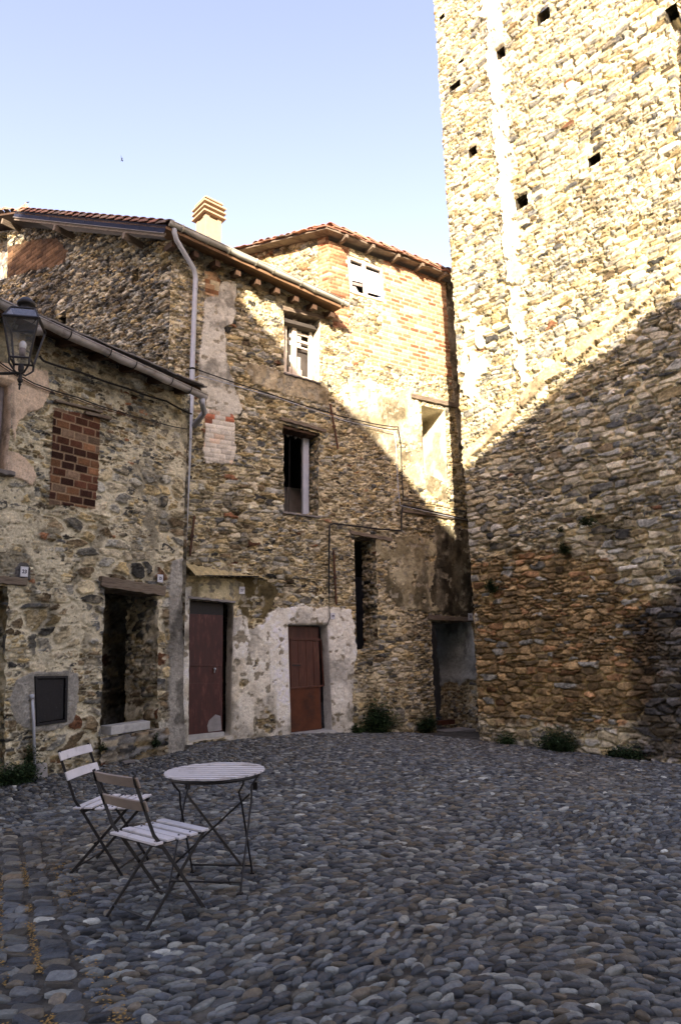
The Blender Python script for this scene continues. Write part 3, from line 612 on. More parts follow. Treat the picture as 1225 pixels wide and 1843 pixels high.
# ================================================================== LOW HOUSE (left)
lw = thing('low_stone_house', PL.pt(2., 0), 'low rubble stone house at the left with a grey gutter and bricked up window', 'house')
uLe = PL.uv(330, 1352)[0]
lp = [(-3.2, -.6), (PL.uv(334, 1352)[0], -.6), PL.uv(332, 1340), PL.uv(327, 1060), PL.uv(329, 1000), PL.uv(338, 760), PL.uv(341, 722), (PL.uv(341, 700)[0], 6.0), (-3.2, 6.05)]
hd25 = ragged(PL.poly([(190, 1056), (286, 1063), (284, 1150), (285, 1318), (234, 1322), (181, 1326), (184, 1200)]), .03, .045, 5)
hd23 = ragged(PL.poly([(-70, 1050), (14, 1056), (11, 1150), (8, 1260), (10, 1416), (-70, 1440)]), .03, .045, 6)
hwin = ragged(PL.poly([(-70, 668), (22, 690), (20, 760), (13, 851), (-70, 838)]), .012, .045, 7)
hbox = PL.poly([(63, 1218), (120, 1217), (118.5, 1298), (66, 1306)])
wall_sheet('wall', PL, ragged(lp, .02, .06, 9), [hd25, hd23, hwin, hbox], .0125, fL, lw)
reveal('door_jamb', PL, hd25, .78, fLr, lw); reveal('door_jamb', PL, hd23, .6, fLr, lw, cap=True)
reveal('window_jamb', PL, hwin, .25, plast_or_stone((.5, .4, .33), 45, -9, -8, fL), lw)
def beam(P, px0, py0, px1, py1, hgt, out, depth, m, parent, name='lintel', bev=.008, droop=0):
    a = P.hit(px0, py0); b = P.hit(px1, py1); d = b - a; L = np.linalg.norm(d); d /= L; n = P.n; up = np.cross(n, d); up = up * (1 if up[2] > 0 else -1)
    mb = MB(); K = 10; vs = []
    for i in range(K + 1):
        q = a + d * L * i / K; w = .5 + .5 * math.sin(i * 1.7 + a[0] * 9); jt = .006 * w; hh = hgt * (1 + .05 * math.sin(i * 2.3 + a[1] * 5))
        for (sx, sy) in ((out + jt, 0), (out + jt, -hh), (-depth, -hh), (-depth, 0)): vs.append(q + n * sx + up * (sy + .006 * math.sin(i * 3.1 + sx * 40)))
    fs = [(i * 4 + k, i * 4 + (k + 1) % 4, (i + 1) * 4 + (k + 1) % 4, (i + 1) * 4 + k) for i in range(K) for k in range(4)] + [(3, 2, 1, 0), (K * 4, K * 4 + 1, K * 4 + 2, K * 4 + 3)]
    mb.add(vs, fs); return mb.build(name, m, parent, bevel=bev)
beam(PL, 181, 1037, 296, 1056, .155, .05, .5, M['oldwood'], lw); beam(PL, -70, 1031, 47, 1041, .10, .05, .5, M['oldwood'], lw)
beam(PL, 96, 720, 181, 741, .035, .07, .02, M['oldwood'], lw, 'window_lintel'); beam(PL, 150, 741, 196, 752, .05, .07, .02, M['oldwood'], lw, 'window_lintel')
beam(PL, -70, 836, 20, 851, .06, .12, .2, M['slab'], lw, 'window_sill')
def sheetbox(P, pts, o, t, m, parent, name, bev=.004, label=None):
    """flat panel whose outline is given on plane P, front face at offset o, thickness t"""
    uv = [P.uv(*q) for q in pts]; n = len(uv); vs = [P.pt(u, v, o) for u, v in uv] + [P.pt(u, v, o - t) for u, v in uv]
    fs = [tuple(range(n)), tuple(range(2 * n - 1, n - 1, -1))] + [(i, n + i, n + (i + 1) % n, (i + 1) % n) for i in range(n)]
    return obj(name, vs, fs, m, parent, bevel=bev, label=label)
def uvbox(P, u0, v0, u1, v1, o, t, mb):   # into a MB
    mb.box(P.pt(u0, v0, o - t), P.D * (u1 - u0), np.array([0, 0, v1 - v0]), P.n * t); return mb
# window frame of the left window
wf = MB(); (ua, va), (ub, vb) = PL.uv(-70, 840), PL.uv(17, 700)
uvbox(PL, ub - .07, va, ub + .0, vb + .2, -.12, .07, wf); uvbox(PL, ub - .2, va, ub - .13, vb + .2, -.15, .06, wf); uvbox(PL, ua, va, ub - .2, va + .07, -.15, .06, wf)
wfo = wf.build('window_frame', M['greywood'], lw, bevel=.005)
# threshold of doorway 25: rough step and marble block
a = PL.uv(183, 1330); b0_ = PL.uv(285, 1322)
PNb = Plane(PL.O - PL.n * 1.35, PL.D[:2]); wall_sheet('stair_wall', PNb, [(-2., -.3), (8., -.3), (8., 3.2), (-2., 3.2)], [], .03, lambda u, v: (lambda q: (q[0], q[1] * .42))(fL(u, v, False)), lw)  # stone colour lowered to paint the shade inside the doorway
b = MB(); b.box(PL.pt(a[0] - .8, 2.62, -.78), PL.D * 3., -PL.n * 1., (0, 0, .1)); b.build('ceiling', M['darkwall'], lw)
uu = np.linspace(a[0] - .06, b0_[0] + .14, 50)
arc = np.concatenate([np.linspace(-.9, 0, 26), np.linspace(.03, .5, 18)]); UU, AA = np.meshgrid(uu, arc); h, c, _, _ = stones(UU.ravel(), AA.ravel() + 3.1, .3, .075, 333, LPAL, depth=.06, gap=.05); h = h.reshape(UU.shape)
OO = np.where(AA < 0, AA + .08, .08 + h * .8); top = a[1] + .015 + .02 * (UU - a[0]); Z = np.where(AA < 0, top + h * .5, top - AA); OO = np.where(np.abs(AA) < .02, .06, OO)
Pg = PL.O + UU[..., None] * PL.D + OO[..., None] * PL.n + np.stack([0 * Z, 0 * Z, Z], -1)
I = np.arange(UU.size).reshape(UU.shape); obj('doorstep', Pg.reshape(-1, 3), np.stack([I[1:, :-1], I[1:, 1:], I[:-1, 1:], I[:-1, :-1]], -1).reshape(-1, 4), M['masonry'], lw, c * .8, smooth=True)
# gutter, brackets, eave
g0 = PL.hit(-60, 516, .5); g1 = PL.hit(369, 713, .5); gd = (g1 - g0) / np.linalg.norm(g1 - g0)
def gutter(g0, g1, r, m, parent, nb, seg=None):
    mb = MB(); d = g1 - g0; L = np.linalg.norm(d); d /= L; s = np.cross(d, (0, 0, 1)); s /= np.linalg.norm(s); K = 10; vs = []; N = 14
    for i in range(N + 1):
        q = g0 + d * L * i / N + np.array([0, 0, .012 * math.sin(i * 2.1)])
        for rr in (r, r - .006):
            for k in range(K + 1):
                th = math.pi + math.pi * k / K; vs.append(q + s * math.cos(th) * rr + np.array([0, 0, math.sin(th) * rr]))
    w = 2 * (K + 1); fs = []
    for i in range(N):
        for k in range(K): fs.append((i * w + k, i * w + k + 1, (i + 1) * w + k + 1, (i + 1) * w + k)); fs.append((i * w + K + 1 + k + 1, i * w + K + 1 + k, (i + 1) * w + K + 1 + k, (i + 1) * w + K + 1 + k + 1))
        for k in (0, K): fs.append((i * w + k, i * w + K + 1 + k, (i + 1) * w + K + 1 + k, (i + 1) * w + k))
    for i in (0, N): fs += [(i * w + k, i * w + k + 1, i * w + K + 1 + k + 1, i * w + K + 1 + k) for k in range(K)]
    fs.append(tuple(range(K + 1))); fs.append(tuple(N * w + k for k in range(K + 1)))
    go = mb.add(vs, fs).build('gutter', m, parent, smooth=False)
    # rolled front lip
    MB().tube([g0 + s * (r + .004), g1 + s * (r + .004)], .010, 8).build('gutter_lip', m, go, smooth=True)
    for i in range(nb):
        t = (i + .5) / nb + .03 * math.sin(i * 3); q = g0 + (g1 - g0) * t; arc = [q + s * math.cos(math.pi + math.pi * k / 8) * (r + .008) + np.array([0, 0, math.sin(math.pi + math.pi * k / 8) * (r + .008)]) for k in range(9)]
        MB().tube(arc + [arc[-1] + np.array([0, 0, .02])], .013, 6, flat=(.5, 1.4)).build('gutter_bracket', M['black'] if parent is lw else m, go)
    return go, s
lg, sL = gutter(g0, g1, .078, M['gutter'], lw, 7)
# low roof: slab, slates at the edge, soffit and rafters
e0 = PL.hit(-60, 510, .42); e1 = PL.hit(362, 704, .42); e0 = PL.pt(-2.6, e1[2] + .03, .42); rise = np.array([-PL.n[0], -PL.n[1], .20]); 
b = MB(); b.hexa([e0, e1, e1 + rise * 3.6, e0 + rise * 3.6, e0 + (0, 0, .05), e1 + (0, 0, .05), e1 + rise * 3.6 + (0, 0, .05), e0 + rise * 3.6 + (0, 0, .05)]); rl = b.build('roof', M['beam'], lw)
b = MB(); dd = (e1 - e0); LL = np.linalg.norm(dd); dd /= LL; rn = rise / np.linalg.norm(rise); q = 0.; k = 0
upv = np.array([0, 0, 1.])
while q < LL - .1:
    w = .22 + .2 * random.random(); w = min(w, LL - q); z = .055 + .012 * random.random()
    for ly in range(2):
        c0 = e0 + dd * (q + w / 2) + rise * (.10 + .33 * ly) + upv * (z + .035 * ly); tx = dd + upv * (random.random() - .5) * .12; b.cbox(c0 - rn * .04 * random.random(), tx, rn, np.cross(tx, rn), w * 1.02, .5, .022, (1, 1, 1))
    q += w * .96
b.build('slate', M['slab'], rl, bevel=.003)
for i in range(9):
    c0 = e0 + dd * (.3 + (LL - .5) * i / 8) + rise * .36 - upv * .05; MB().cbox(c0, dd, rn, np.cross(dd, rn), .08, .86, .1).build('rafter', M['beam'], rl, bevel=.006)
shell('back_wall', [pp(PL, -3.2, -.02), pp(PL, -3.2, -5), pp(PT, -1.5, -.3)], -.6, 6.0, M['darkwall'], lw)
# right return wall of the low house, back to the tall house
q0 = PL.pt(PL.uv(331, 1352)[0] - .03, 0., 0.); PRt = Plane(q0, -PL.n[:2])
wall_sheet('return_wall', PRt, [(.02, -.6), (1.6, -.6), (1.6, 6.), (.02, 6.)], [], .03, lambda u, v: fL(u, v, False), lw)
# elbow at the gutter end feeding the tall pipe
pa = g1 + np.array([0, 0, -.05]) - gd * .06; pb = PT.hit(368, 742, .30); pc = PT.hit(349, 768, .12)
MB().tube([pa, pa + (0, 0, -.10), pb, pc], [.05, .05, .052, .054], 12).build('gutter_outlet', M['zinc'], lw, smooth=True)
# meter box
mbx = thing('meter_box', PL.pt(*PL.uv(90, 1306)), 'black metal meter box door set low in the wall at the left', 'meter box')
sheetbox(PL, [(63, 1218), (120, 1217), (118.5, 1298), (66, 1306)], -.04, .12, M['dark'], mbx, 'back_plate')
fr = [(62, 1217), (121, 1216), (119, 1299), (65, 1307)]; inn = [(66.5, 1221.5), (116.5, 1220.5), (115, 1295), (69, 1302)]
b = MB()
uvo = [PL.uv(*q) for q in fr]; uvi = [PL.uv(*q) for q in inn]
for i in range(4):
    j = (i + 1) % 4; b.hexa([PL.pt(*uvo[i], -.03), PL.pt(*uvo[j], -.03), PL.pt(*uvi[j], -.03), PL.pt(*uvi[i], -.03), PL.pt(*uvo[i], .03), PL.pt(*uvo[j], .03), PL.pt(*uvi[j], .03), PL.pt(*uvi[i], .03)])
b.build('frame', M['dark'], mbx, bevel=.003); sheetbox(PL, [(68, 1223), (115, 1222), (113.7, 1293.5), (70.5, 1300)], .005, .03, M['dark'], mbx, 'door')
# standpipe and its concrete foot
sp = thing('conduit_pipe', PL.pt(PL.uv(62, 1400)[0], 0, .1), 'thin grey vertical conduit beside the black meter box', 'pipe')
MB().tube([PL.hit(63, 1390, .07), PL.hit(61, 1300, .06), PL.hit(58, 1252, .05)], .019, 10).build('pipe', M['zinc'], sp, smooth=True)
MB().tube([PL.hit(58.2, 1258, .05), PL.hit(57.6, 1250, .05)], .03, 10).build('pipe_cap', M['zinc'], sp, smooth=True)
q = PL.pt(PL.uv(63, 1400)[0], -.05, .10); MB().lathe(q, [(.10, 0), (.10, .08), (.085, .2), (.075, .23)], 14).build('concrete_foot', M['cement'], sp, smooth=True)
# marble block on the sill
bk = thing('stone_block', PL.hit(225, 1326, -.15), 'white hewn stone block lying in the open doorway above the step', 'stone block')
bu0, bv = PL.uv(194, 1328, -.1); bu1, _ = PL.uv(262, 1328, -.1); bv = a[1] + .035; b = MB(); b.hexa([PL.pt(bu0 - .05, bv, .04), PL.pt(bu1, bv + .01, .0), PL.pt(bu1 + .02, bv + .01, -.20), PL.pt(bu0 - .05, bv, -.22), PL.pt(bu0 - .03, bv + .125, .02), PL.pt(bu1, bv + .13, 0.), PL.pt(bu1 + .01, bv + .14, -.20), PL.pt(bu0 - .05, bv + .125, -.22)])
b.build('block', M['marble'], bk, bevel=.012)
# ================================================================== TALL HOUSE
th_ = thing('tall_stone_house', PT.pt(1.5, 0), 'tall rubble stone house with two red doors and a long sunlit gutter', 'house')
uJ = PT.uv(628, 640)[0]                                  # joint with the far house
cu = lambda px, py: PT.uv(px, py)
hd1 = ragged(PT.poly([(341, 1077), (421, 1083), (418, 1200), (417, 1325), (339, 1337), (340, 1200)]), .010, .06, 15)
hd2 = PT.poly([(518, 1124), (589, 1124), (594, 1220), (598, 1322), (524, 1330), (521, 1230)])
hw1 = ragged(PT.poly([(510, 556), (577, 570), (575, 620), (574, 690), (511, 672)]), .010, .05, 16)
hw2 = ragged(PT.poly([(509, 762), (576, 780), (573, 850), (572, 929), (511, 921), (510, 840)]), .028, .045, 17)
eL = PT.hit(310, 402, .55); eR = PT.hit(624, 546, .55)     # gutter line
zt = lambda u: eL[2] + (eR[2] - eL[2]) * (u - np.dot(eL - PT.O, PT.D)) / np.dot(eR - eL, PT.D)
uR_ = float(np.dot(eR - PT.O, PT.D))
polyT = [(uTG, -.8), (uJ, -.8), (uJ, zt(uJ) + .10), (uTG, zt(uTG) + .22)]
polyT[0] = (PT.uv(300, 1340)[0], -.8); polyT.insert(0, (PT.uv(300, 1340)[0], 5.)); polyT.insert(0, (uTG, 5.))
wall_sheet('wall', PT, ragged(polyT, .0, .2), [hd1, hd2, hw1, hw2], .0165, fT, th_)
reveal('door_jamb', PT, hd1, .26, plast_or_stone((.40, .39, .35), 141, -9, -8, fT), th_, amp=.5)
reveal('door_jamb', PT, hd2, .28, plast_or_stone((.52, .53, .53), 142, -9, -8, fT), th_, amp=.3)
reveal('window_jamb', PT, hw1, .42, plast_or_stone((.56, .51, .42), 143, -9, -8, fT), th_, amp=.4)
reveal('window_jamb', PT, hw2, .5, fTr, th_)
# red door 27
def dpoly(P, o, pts): return pts
d1 = th_
door = sheetbox(PT, [(341, 1103), (409, 1106), (408, 1322), (340, 1330)], -.20, .05, M['reddoor'], th_, 'door', .004, 'dark red painted door with a blue grey worn corner')
sheetbox(PT, [(341, 1080), (410, 1085), (410, 1107), (341, 1104)], -.22, .05, M['dark'], th_, 'transom')
sheetbox(PT, [(342, 1196.5), (408, 1197), (408, 1200), (342, 1199.5)], -.185, .02, M['reddoor'], door, 'rail', .003)
sheetbox(PT, [(342, 1230), (408, 1230), (407.5, 1322), (341, 1329)], -.188, .02, M['reddoor'], door, 'kick_plate', .003)
sheetbox(PT, [(340, 1325), (409, 1318), (409, 1331), (339, 1338)], -.12, .3, M['marble'], th_, 'threshold', .006)
sheetbox(PT, [(383, 1298), (395, 1287), (404, 1290), (406, 1316), (382, 1319), (380, 1308)], -.184, .01, M['cement'], door, 'bare_patch', 0, 'bare grey patch where the paint is gone')
MB().tube([PT.hit(387, 1204, -.19), PT.hit(387, 1204, -.13)], .022, 10).build('handle', M['zinc'], door, smooth=True)
MB().tube([PT.hit(387, 1202, -.15), PT.hit(386, 1211, -.15)], .010, 8).build('lock_hasp', M['zinc'], door, smooth=True)
beam(PT, 338, 1073, 423, 1082, .04, .045, .2, M['cement'], th_)
# brown door 29
dr = sheetbox(PT, [(520, 1126), (583, 1128), (590, 1318), (524, 1326)], -.23, .05, M['browndoor'], th_, 'door', .004, 'brown panelled door with a mail slot')
b = MB()
def lr(P, pts, w, o, t):
    for i in range(len(pts) - 1):
        a = P.hit(*pts[i], o); c = P.hit(*pts[i + 1], o); b.bar(a, c, w, t, np.cross(c - a, P.n))
lr(PT, [(521, 1150), (576, 1151)], .045, -.22, .03); lr(PT, [(523, 1150), (524.5, 1236)], .03, -.22, .03); lr(PT, [(577, 1151), (582, 1234)], .03, -.22, .03); lr(PT, [(522, 1239), (582, 1234)], .03, -.215, .035)
for x in (536, 550, 563): lr(PT, [(x, 1153), (x + 2.5, 1234)], .006, -.226, .012)
b.build('panel_frame', M['browndoor'], dr, bevel=.003)
sheetbox(PT, [(525, 1241), (584, 1237), (588.5, 1313), (526, 1320)], -.22, .02, M['rustdoor'], dr, 'kick_plate', .004, 'rusty brown lower panel')
sheetbox(PT, [(533, 1194), (552, 1194.5), (552, 1201), (533, 1200.5)], -.215, .02, M['browndoor'], dr, 'mail_slot', .003)
sheetbox(PT, [(534.5, 1196), (550.5, 1196.5), (550.5, 1199), (534.5, 1198.5)], -.211, .01, M['iron'], dr, 'mail_flap', .001)
sheetbox(PT, [(522, 1322), (600, 1313), (604, 1324), (522, 1331)], .10, .45, M['marble'], th_, 'threshold', .006)
# canopy over the red door
b = MB(); N = 36; vs = []
for i in range(N + 1):
    t = i / N; a = np.array(PT.hit(333 + (480 - 333) * t, 1014 + (1040 - 1014) * t, .03)); c = np.array(PT.hit(352 + (466 - 352) * t, 1034.5 + (1036 - 1034.5) * t, .36 - .1 * t)); w = np.array([0, 0, .012 * math.sin(i * 1.9)])
    vs += [a + w, c + w, a + w - (0, 0, .018), c + w - (0, 0, .018)]
fs = []
for i in range(N):
    o = i * 4; fs += [(o, o + 4, o + 5, o + 1), (o + 2, o + 3, o + 7, o + 6), (o + 1, o + 5, o + 7, o + 3), (o, o + 2, o + 6, o + 4)]
fs += [(0, 1, 3, 2), (N * 4, N * 4 + 2, N * 4 + 3, N * 4 + 1)]
cn = b.add(vs, fs).build('door_canopy', M['canopy'], th_)
MB().tube([PT.hit(350, 1035.5, .35), PT.hit(466, 1037.5, .26)], .011, 8).build('canopy_rail', M['black'], cn)
for t in (.12, .88):
    a = PT.hit(352 + 114 * t, 1036, .33 - .1 * t); MB().tube([a, PT.hit(345 + 114 * t, 1032 , .02)], .009, 6).build('canopy_brace', M['black'], cn)
# upper window with two leaves
wn_ = sheetbox(PT, [(509, 560), (580, 575), (577, 694), (509, 676)], -.41, .02, M['darkwall'], th_, 'window_backing', 0)
wno = thing  # (no-op alias)
b = MB()
def pxbar(P, x0, y0, x1, y1, w, o, t, mb): a = P.hit(x0, y0, o); c = P.hit(x1, y1, o); mb.bar(a, c, w, t, np.cross(c - a, P.n)); return mb
win = MB()
pxbar(PT, 512, 562, 512, 674, .07, -.30, .07, win); pxbar(PT, 558, 575, 557, 686, .07, -.30, .07, win); pxbar(PT, 510, 566, 562, 578, .08, -.30, .06, win); pxbar(PT, 510, 671, 560, 685, .07, -.30, .06, win); pxbar(PT, 529, 566, 528, 678, .10, -.29, .08, win)
wfr = win.build('window_frame', M['whitewood'], th_, bevel=.004)
b = MB(); pxbar(PT, 534, 600, 554, 606, .05, -.31, .03, b); pxbar(PT, 534, 613, 554, 619, .05, -.31, .03, b); pxbar(PT, 534, 624, 554, 630, .03, -.31, .03, b); b.build('glazing_bar', M['whitewood'], wfr)
sheetbox(PT, [(533, 574), (555, 580), (555, 601), (533, 595)], -.33, .006, M['pane'], wfr, 'pane', 0)
sheetbox(PT, [(534, 602), (554, 607), (554, 614), (534, 609)], -.33, .006, M['white'], wfr, 'pane', 0, 'white covered pane')
sheetbox(PT, [(533.5, 638), (533, 628), (554, 633), (554, 656), (541, 652)], -.33, .006, M['pane'], wfr, 'pane', 0, 'pane with a broken corner')
sheetbox(PT, [(532, 650), (555, 657), (555, 684), (532, 678)], -.30, .03, M['whitewood'], wfr, 'lower_panel', .004)
sheetbox(PT, [(514, 565), (526, 568), (526, 677), (514, 673)], -.31, .03, M['whitewood'], wfr, 'shutter_leaf', .004)
for y in (594, 618, 640): sheetbox(PT, [(510, y), (528, y + 5), (528, y + 7.5), (510, y + 2.5)], -.27, .03, M['oldwood'], wfr, 'shutter_batten', .002)
beam(PT, 508, 551, 583, 568, .10, .03, .4, M['oldwood'], th_); beam(PT, 510, 671, 576, 690, .03, .05, .36, M['slab'], th_, 'window_sill', .003)
# dark lower window
beam(PT, 504, 751, 586, 774, .07, .05, .45, M['oldwood'], th_); beam(PT, 509, 764, 570, 779, .05, -.05, .38, M['beam'], th_)
b = MB(); pxbar(PT, 549, 783, 549, 926, .14, -.36, .08, b); b.build('window_frame', M['zinc'], th_, bevel=.004)
b = MB(); N = 16; vs = []
for i in range(N + 1):
    t = i / N; x = 509 + 40 * t; y = 776 + 10 * t; dpt = 5 + 3 * math.sin(i * 2.2) + 2 * math.sin(i * 5.1); a = PT.hit(x, y, -.35); c = PT.hit(x, y + dpt, -.35); vs += [a, c, a - PT.n * .02, c - PT.n * .02]
fs = []
for i in range(N): o = i * 4; fs += [(o, o + 4, o + 5, o + 1), (o + 2, o + 3, o + 7, o + 6), (o + 1, o + 5, o + 7, o + 3)]
b.add(vs, fs).build('broken_render_edge', M['cement'], th_); beam(PT, 508, 921, 574, 930, .035, .05, .45, M['slab'], th_, 'window_sill', .004)
b = MB(); b.tube([PT.hit(521, 790, -.3), PT.hit(519.5, 925, -.3)], .006, 5); b.build('hanging_wire', M['black'], th_)
b = MB(); b.cbox(PT.hit(530, 903, -1.6), PT.D, PT.n, (0, 0, 1), 1.3, .1, .62); b.build('room_wall', M['cement'], th_)
for (x, y, hh_) in ((545, 850, 5.), (545, 620, 2.)): b = MB(); b.cbox(PT.hit(x, y, -2.3), PT.D, PT.n, (0, 0, 1), 4.4, .1, hh_); b.build('inner_wall', M['darkwall'], th_)  # dark panels added so the rooms behind the windows look unlit
for sx in (PT.uv(455, 850)[0], PT.uv(612, 850)[0]): b = MB(); b.box(PT.pt(sx, 2.9, -2.3), PT.D * .1, PT.n * 1.8, (0, 0, 5.2)); b.build('inner_wall', M['darkwall'], th_)
b = MB(); b.box(PT.pt(PT.uv(455, 850)[0], zt(0.) - .9, -2.3), PT.D * 3.4, PT.n * 2.2, (0, 0, .08)); b.build('ceiling', M['darkwall'], th_)
# dark slaty gable
zr = lambda px, py: PG.hit(px, py, .45)
rk = MB(); kA = PG.hit(308, 396, .45); kB = PG.hit(28, 380, .45); kC = PG.hit(-50, 392, .45)
uA, uB = float(np.dot(kA - PG.O, PG.D)), float(np.dot(kB - PG.O, PG.D)); zA, zB = kA[2], kB[2]
slope = (zB - zA) / (uB - uA)
vtop = lambda u: zA + slope * (u - uA) - .22
polyG = [(uB - 3, 5.2), (.0, 5.2), (.0, vtop(0.)), (uB, vtop(uB)), (uB - 3, vtop(uB) + 3 * (kC[2] - kB[2]) / np.linalg.norm((kC - kB)[:2]))]
gh = [sq(PG, 243, 497, .26, .30, 31), sq(PG, 112, 578, .34, .26, 32), ragged(PG.poly([(-60, 425), (14, 418), (14, 500), (-60, 520)]), .02, .05, 8)]
wall_sheet('gable_wall', PG, ragged(polyG, .0, .3), gh, .0165, fG, th_)
for hp in gh: reveal('wall_opening', PG, hp, .35, fG, th_, cap=True)
b = MB(); pxbar(PG, 4, 480, 3, 520, .03, -.1, .03, b); b.build('iron_post', M['zinc'], th_)
sheetbox(PG, [(5, 484), (14, 483), (14, 500), (5, 502)], -.12, .02, M['flash'], th_, 'window_pane', 0)
# roof: plane through the eave and the rake
E1 = np.array(kA) ; ed = PT.D.copy(); ed[2] = (eR[2] - eL[2]) / np.dot(eR - eL, PT.D); edn = ed / np.linalg.norm(ed)
up3_ = np.array([0, 0, 1.]); sl = kB - kA; Ls = np.linalg.norm(sl); sl = sl / Ls                     # up the slope
# start corner: on the gutter line, at the rake
tt = (.45 - np.dot(eL - PG.O, PG.n)) / np.dot(ed, PG.n); C0 = eL + ed * tt - up3_ * .07 - PT.n * .03; sl = kB - C0; Ls = np.linalg.norm(sl); sl = sl / Ls
print('roof', tt, sl, Ls)
Lr = float(np.dot(eR - C0, PT.D)); up3 = np.array([0, 0, 1.])
rn3 = np.cross(edn, sl); rn3 = rn3 * (1 if rn3[2] > 0 else -1); rn3 /= np.linalg.norm(rn3)
b = MB(); s0 = C0 + rn3 * -.06; A_ = edn * Lr; B_ = sl * Ls
b.box(s0, A_, B_, rn3 * .045); roof = b.build('roof', M['soffit'], th_)
# back slope beyond the ridge
b = MB(); rdg = s0 + B_; bs = (kC - kB) / np.linalg.norm(kC - kB); b.box(rdg, A_, bs * 4., rn3 * .045); b.build('back_slope', M['beam'], roof)
def tiles(o, across, down_up, nrm, nx, ny, w, l, pal, amp=0., seed=1, flip=False):
    """barrel tiles: columns along 'down_up' (unit vector up the slope), spacing w across"""
    rg = random.Random(seed); vs = []; fs = []; cs = []; K = 7
    for i in range(nx):
        for j in range(ny):
            a0 = o + across * (w * i + rg.uniform(-1, 1) * amp * .4) + down_up * (l * j + rg.uniform(-1, 1) * amp) + nrm * rg.uniform(0, amp * .3); r0, r1 = w * .56, w * .44; tl = l * 1.18
            c = pal[rg.randrange(len(pal))]; f = rg.uniform(.75, 1.25); c = tuple(q * f for q in c); tw_ = rg.uniform(-.04, .04); b0 = len(vs)
            for (t, r, z) in ((0, r0, .035), (tl, r1, .0)):
                for th in (0, .014):
                    for k in range(K + 1):
                        an = math.pi * k / K; vs.append(a0 + (down_up + across * tw_) * t + across * math.cos(an) * (r - th) + nrm * (math.sin(an) * (r - th) * .85 + z)); cs.append(c)
            n = K + 1
            for k in range(K):
                fs += [tuple(b0 + q for q in (k, k + 1, 2 * n + k + 1, 2 * n + k)), tuple(b0 + q for q in (n + k + 1, n + k, 3 * n + k, 3 * n + k + 1)), tuple(b0 + q for q in (k + 1, k, n + k, n + k + 1)), tuple(b0 + q for q in (2 * n + k, 2 * n + k + 1, 3 * n + k + 1, 3 * n + k))]
            for k in (0, K): fs.append(tuple(b0 + q for q in (k, n + k, 3 * n + k, 2 * n + k)))
    return vs, fs, cs
TP = [(.27, .13, .085), (.22, .12, .085), (.22, .145, .10), (.31, .18, .12), (.17, .125, .095)]
def nt(o, ac, du, nr, W, L, w, l, name, parent, amp=.006, seed=1, pal=TP):
    v, f, c = tiles(o, ac, du, nr, max(1, int(W / w)), max(1, int(L / l)), w, l, pal, amp, seed); return obj(name, v, f, M['tile'], parent, c)
nt(C0 + edn * .30 + sl * .06 + rn3 * -.03, edn, sl, rn3, Lr - .30, Ls + .0, .20, .36, 'roof_tiles', roof)
nt(C0 + edn * .07 + rn3 * .0 - sl * .02, edn, sl, rn3, .2, Ls + .2, .22, .31, 'rake_tiles', roof, .006, 5)
# ridge peak tiles going down behind
bs_n = bs / np.linalg.norm(bs); nt(C0 + B_ + bs * 1.6 + edn * .02 + rn3 * .03, edn, -bs_n, up3, .2, 1.5, .2, .34, 'ridge_tiles', roof, .01, 6)
# rake flashing, board and purlin ends
rakein = -PG.n
b = MB(); b.box(C0 + rn3 * -.145 + PG.n * .0, sl * (Ls + .02), -PG.n * .012, rn3 * .15); fl = b.build('rake_flashing', M['flash'], roof, bevel=.003)
b = MB(); b.box(C0 + rn3 * -.158 + PG.n * .012, sl * (Ls + .02), -PG.n * .014, rn3 * .014); b.build('flashing_lip', M['slab'], fl)
b = MB(); b.box(C0 + rn3 * -.215 - PG.n * .02, sl * Ls, -PG.n * .03, rn3 * .08); b.build('barge_board', M['oldwood'], roof, bevel=.004)
for i in range(12):
    b = MB(); b.tube([C0 + sl * (.35 + i * Ls / 12.2) - rn3 * .09, C0 + sl * (.35 + i * Ls / 12.2) - rn3 * .09 + PG.n * .012], .008, 6); b.build('rivet', M['iron'], fl)
for px in (4, 101, 230):
    P0_ = PG.hit(px, 412, .42); t = np.dot(P0_ - C0, sl); q = C0 + sl * t - rn3 * .29 - PG.n * .02; b = MB(); b.cbox(q - PG.n * .35, sl, -PG.n, rn3, .09, .8, .13); b.build('purlin', M['oldwood'], roof, bevel=.006)
# eave rafters on the front
nraf = 9
for i in range(nraf):
    q = C0 + edn * (.25 + (Lr - .4) * i / (nraf - 1)) - rn3 * .13; b = MB(); b.cbox(q + (-PT.n + up3 * .1) * .42, edn, (-PT.n + up3 * float(sl[2] * .7)), up3, .10, .54, .13); b.build('rafter', M['beam'], roof, bevel=.006)
tg, sT = gutter(eL - ed * .05, eR + ed * .02, .072, M['pvc'], th_, 8)
# front strip closing the roof to the gutter line
b = MB(); b.hexa([eL - up3 * .04, eR - up3 * .04, eR - PT.n * .65 + up3 * .06, eL - PT.n * .65 + up3 * .1, eL - up3 * .01, eR - up3 * .01, eR - PT.n * .65 + up3 * .09, eL - PT.n * .65 + up3 * .13]); b.build('soffit_board', M['soffit'], roof)
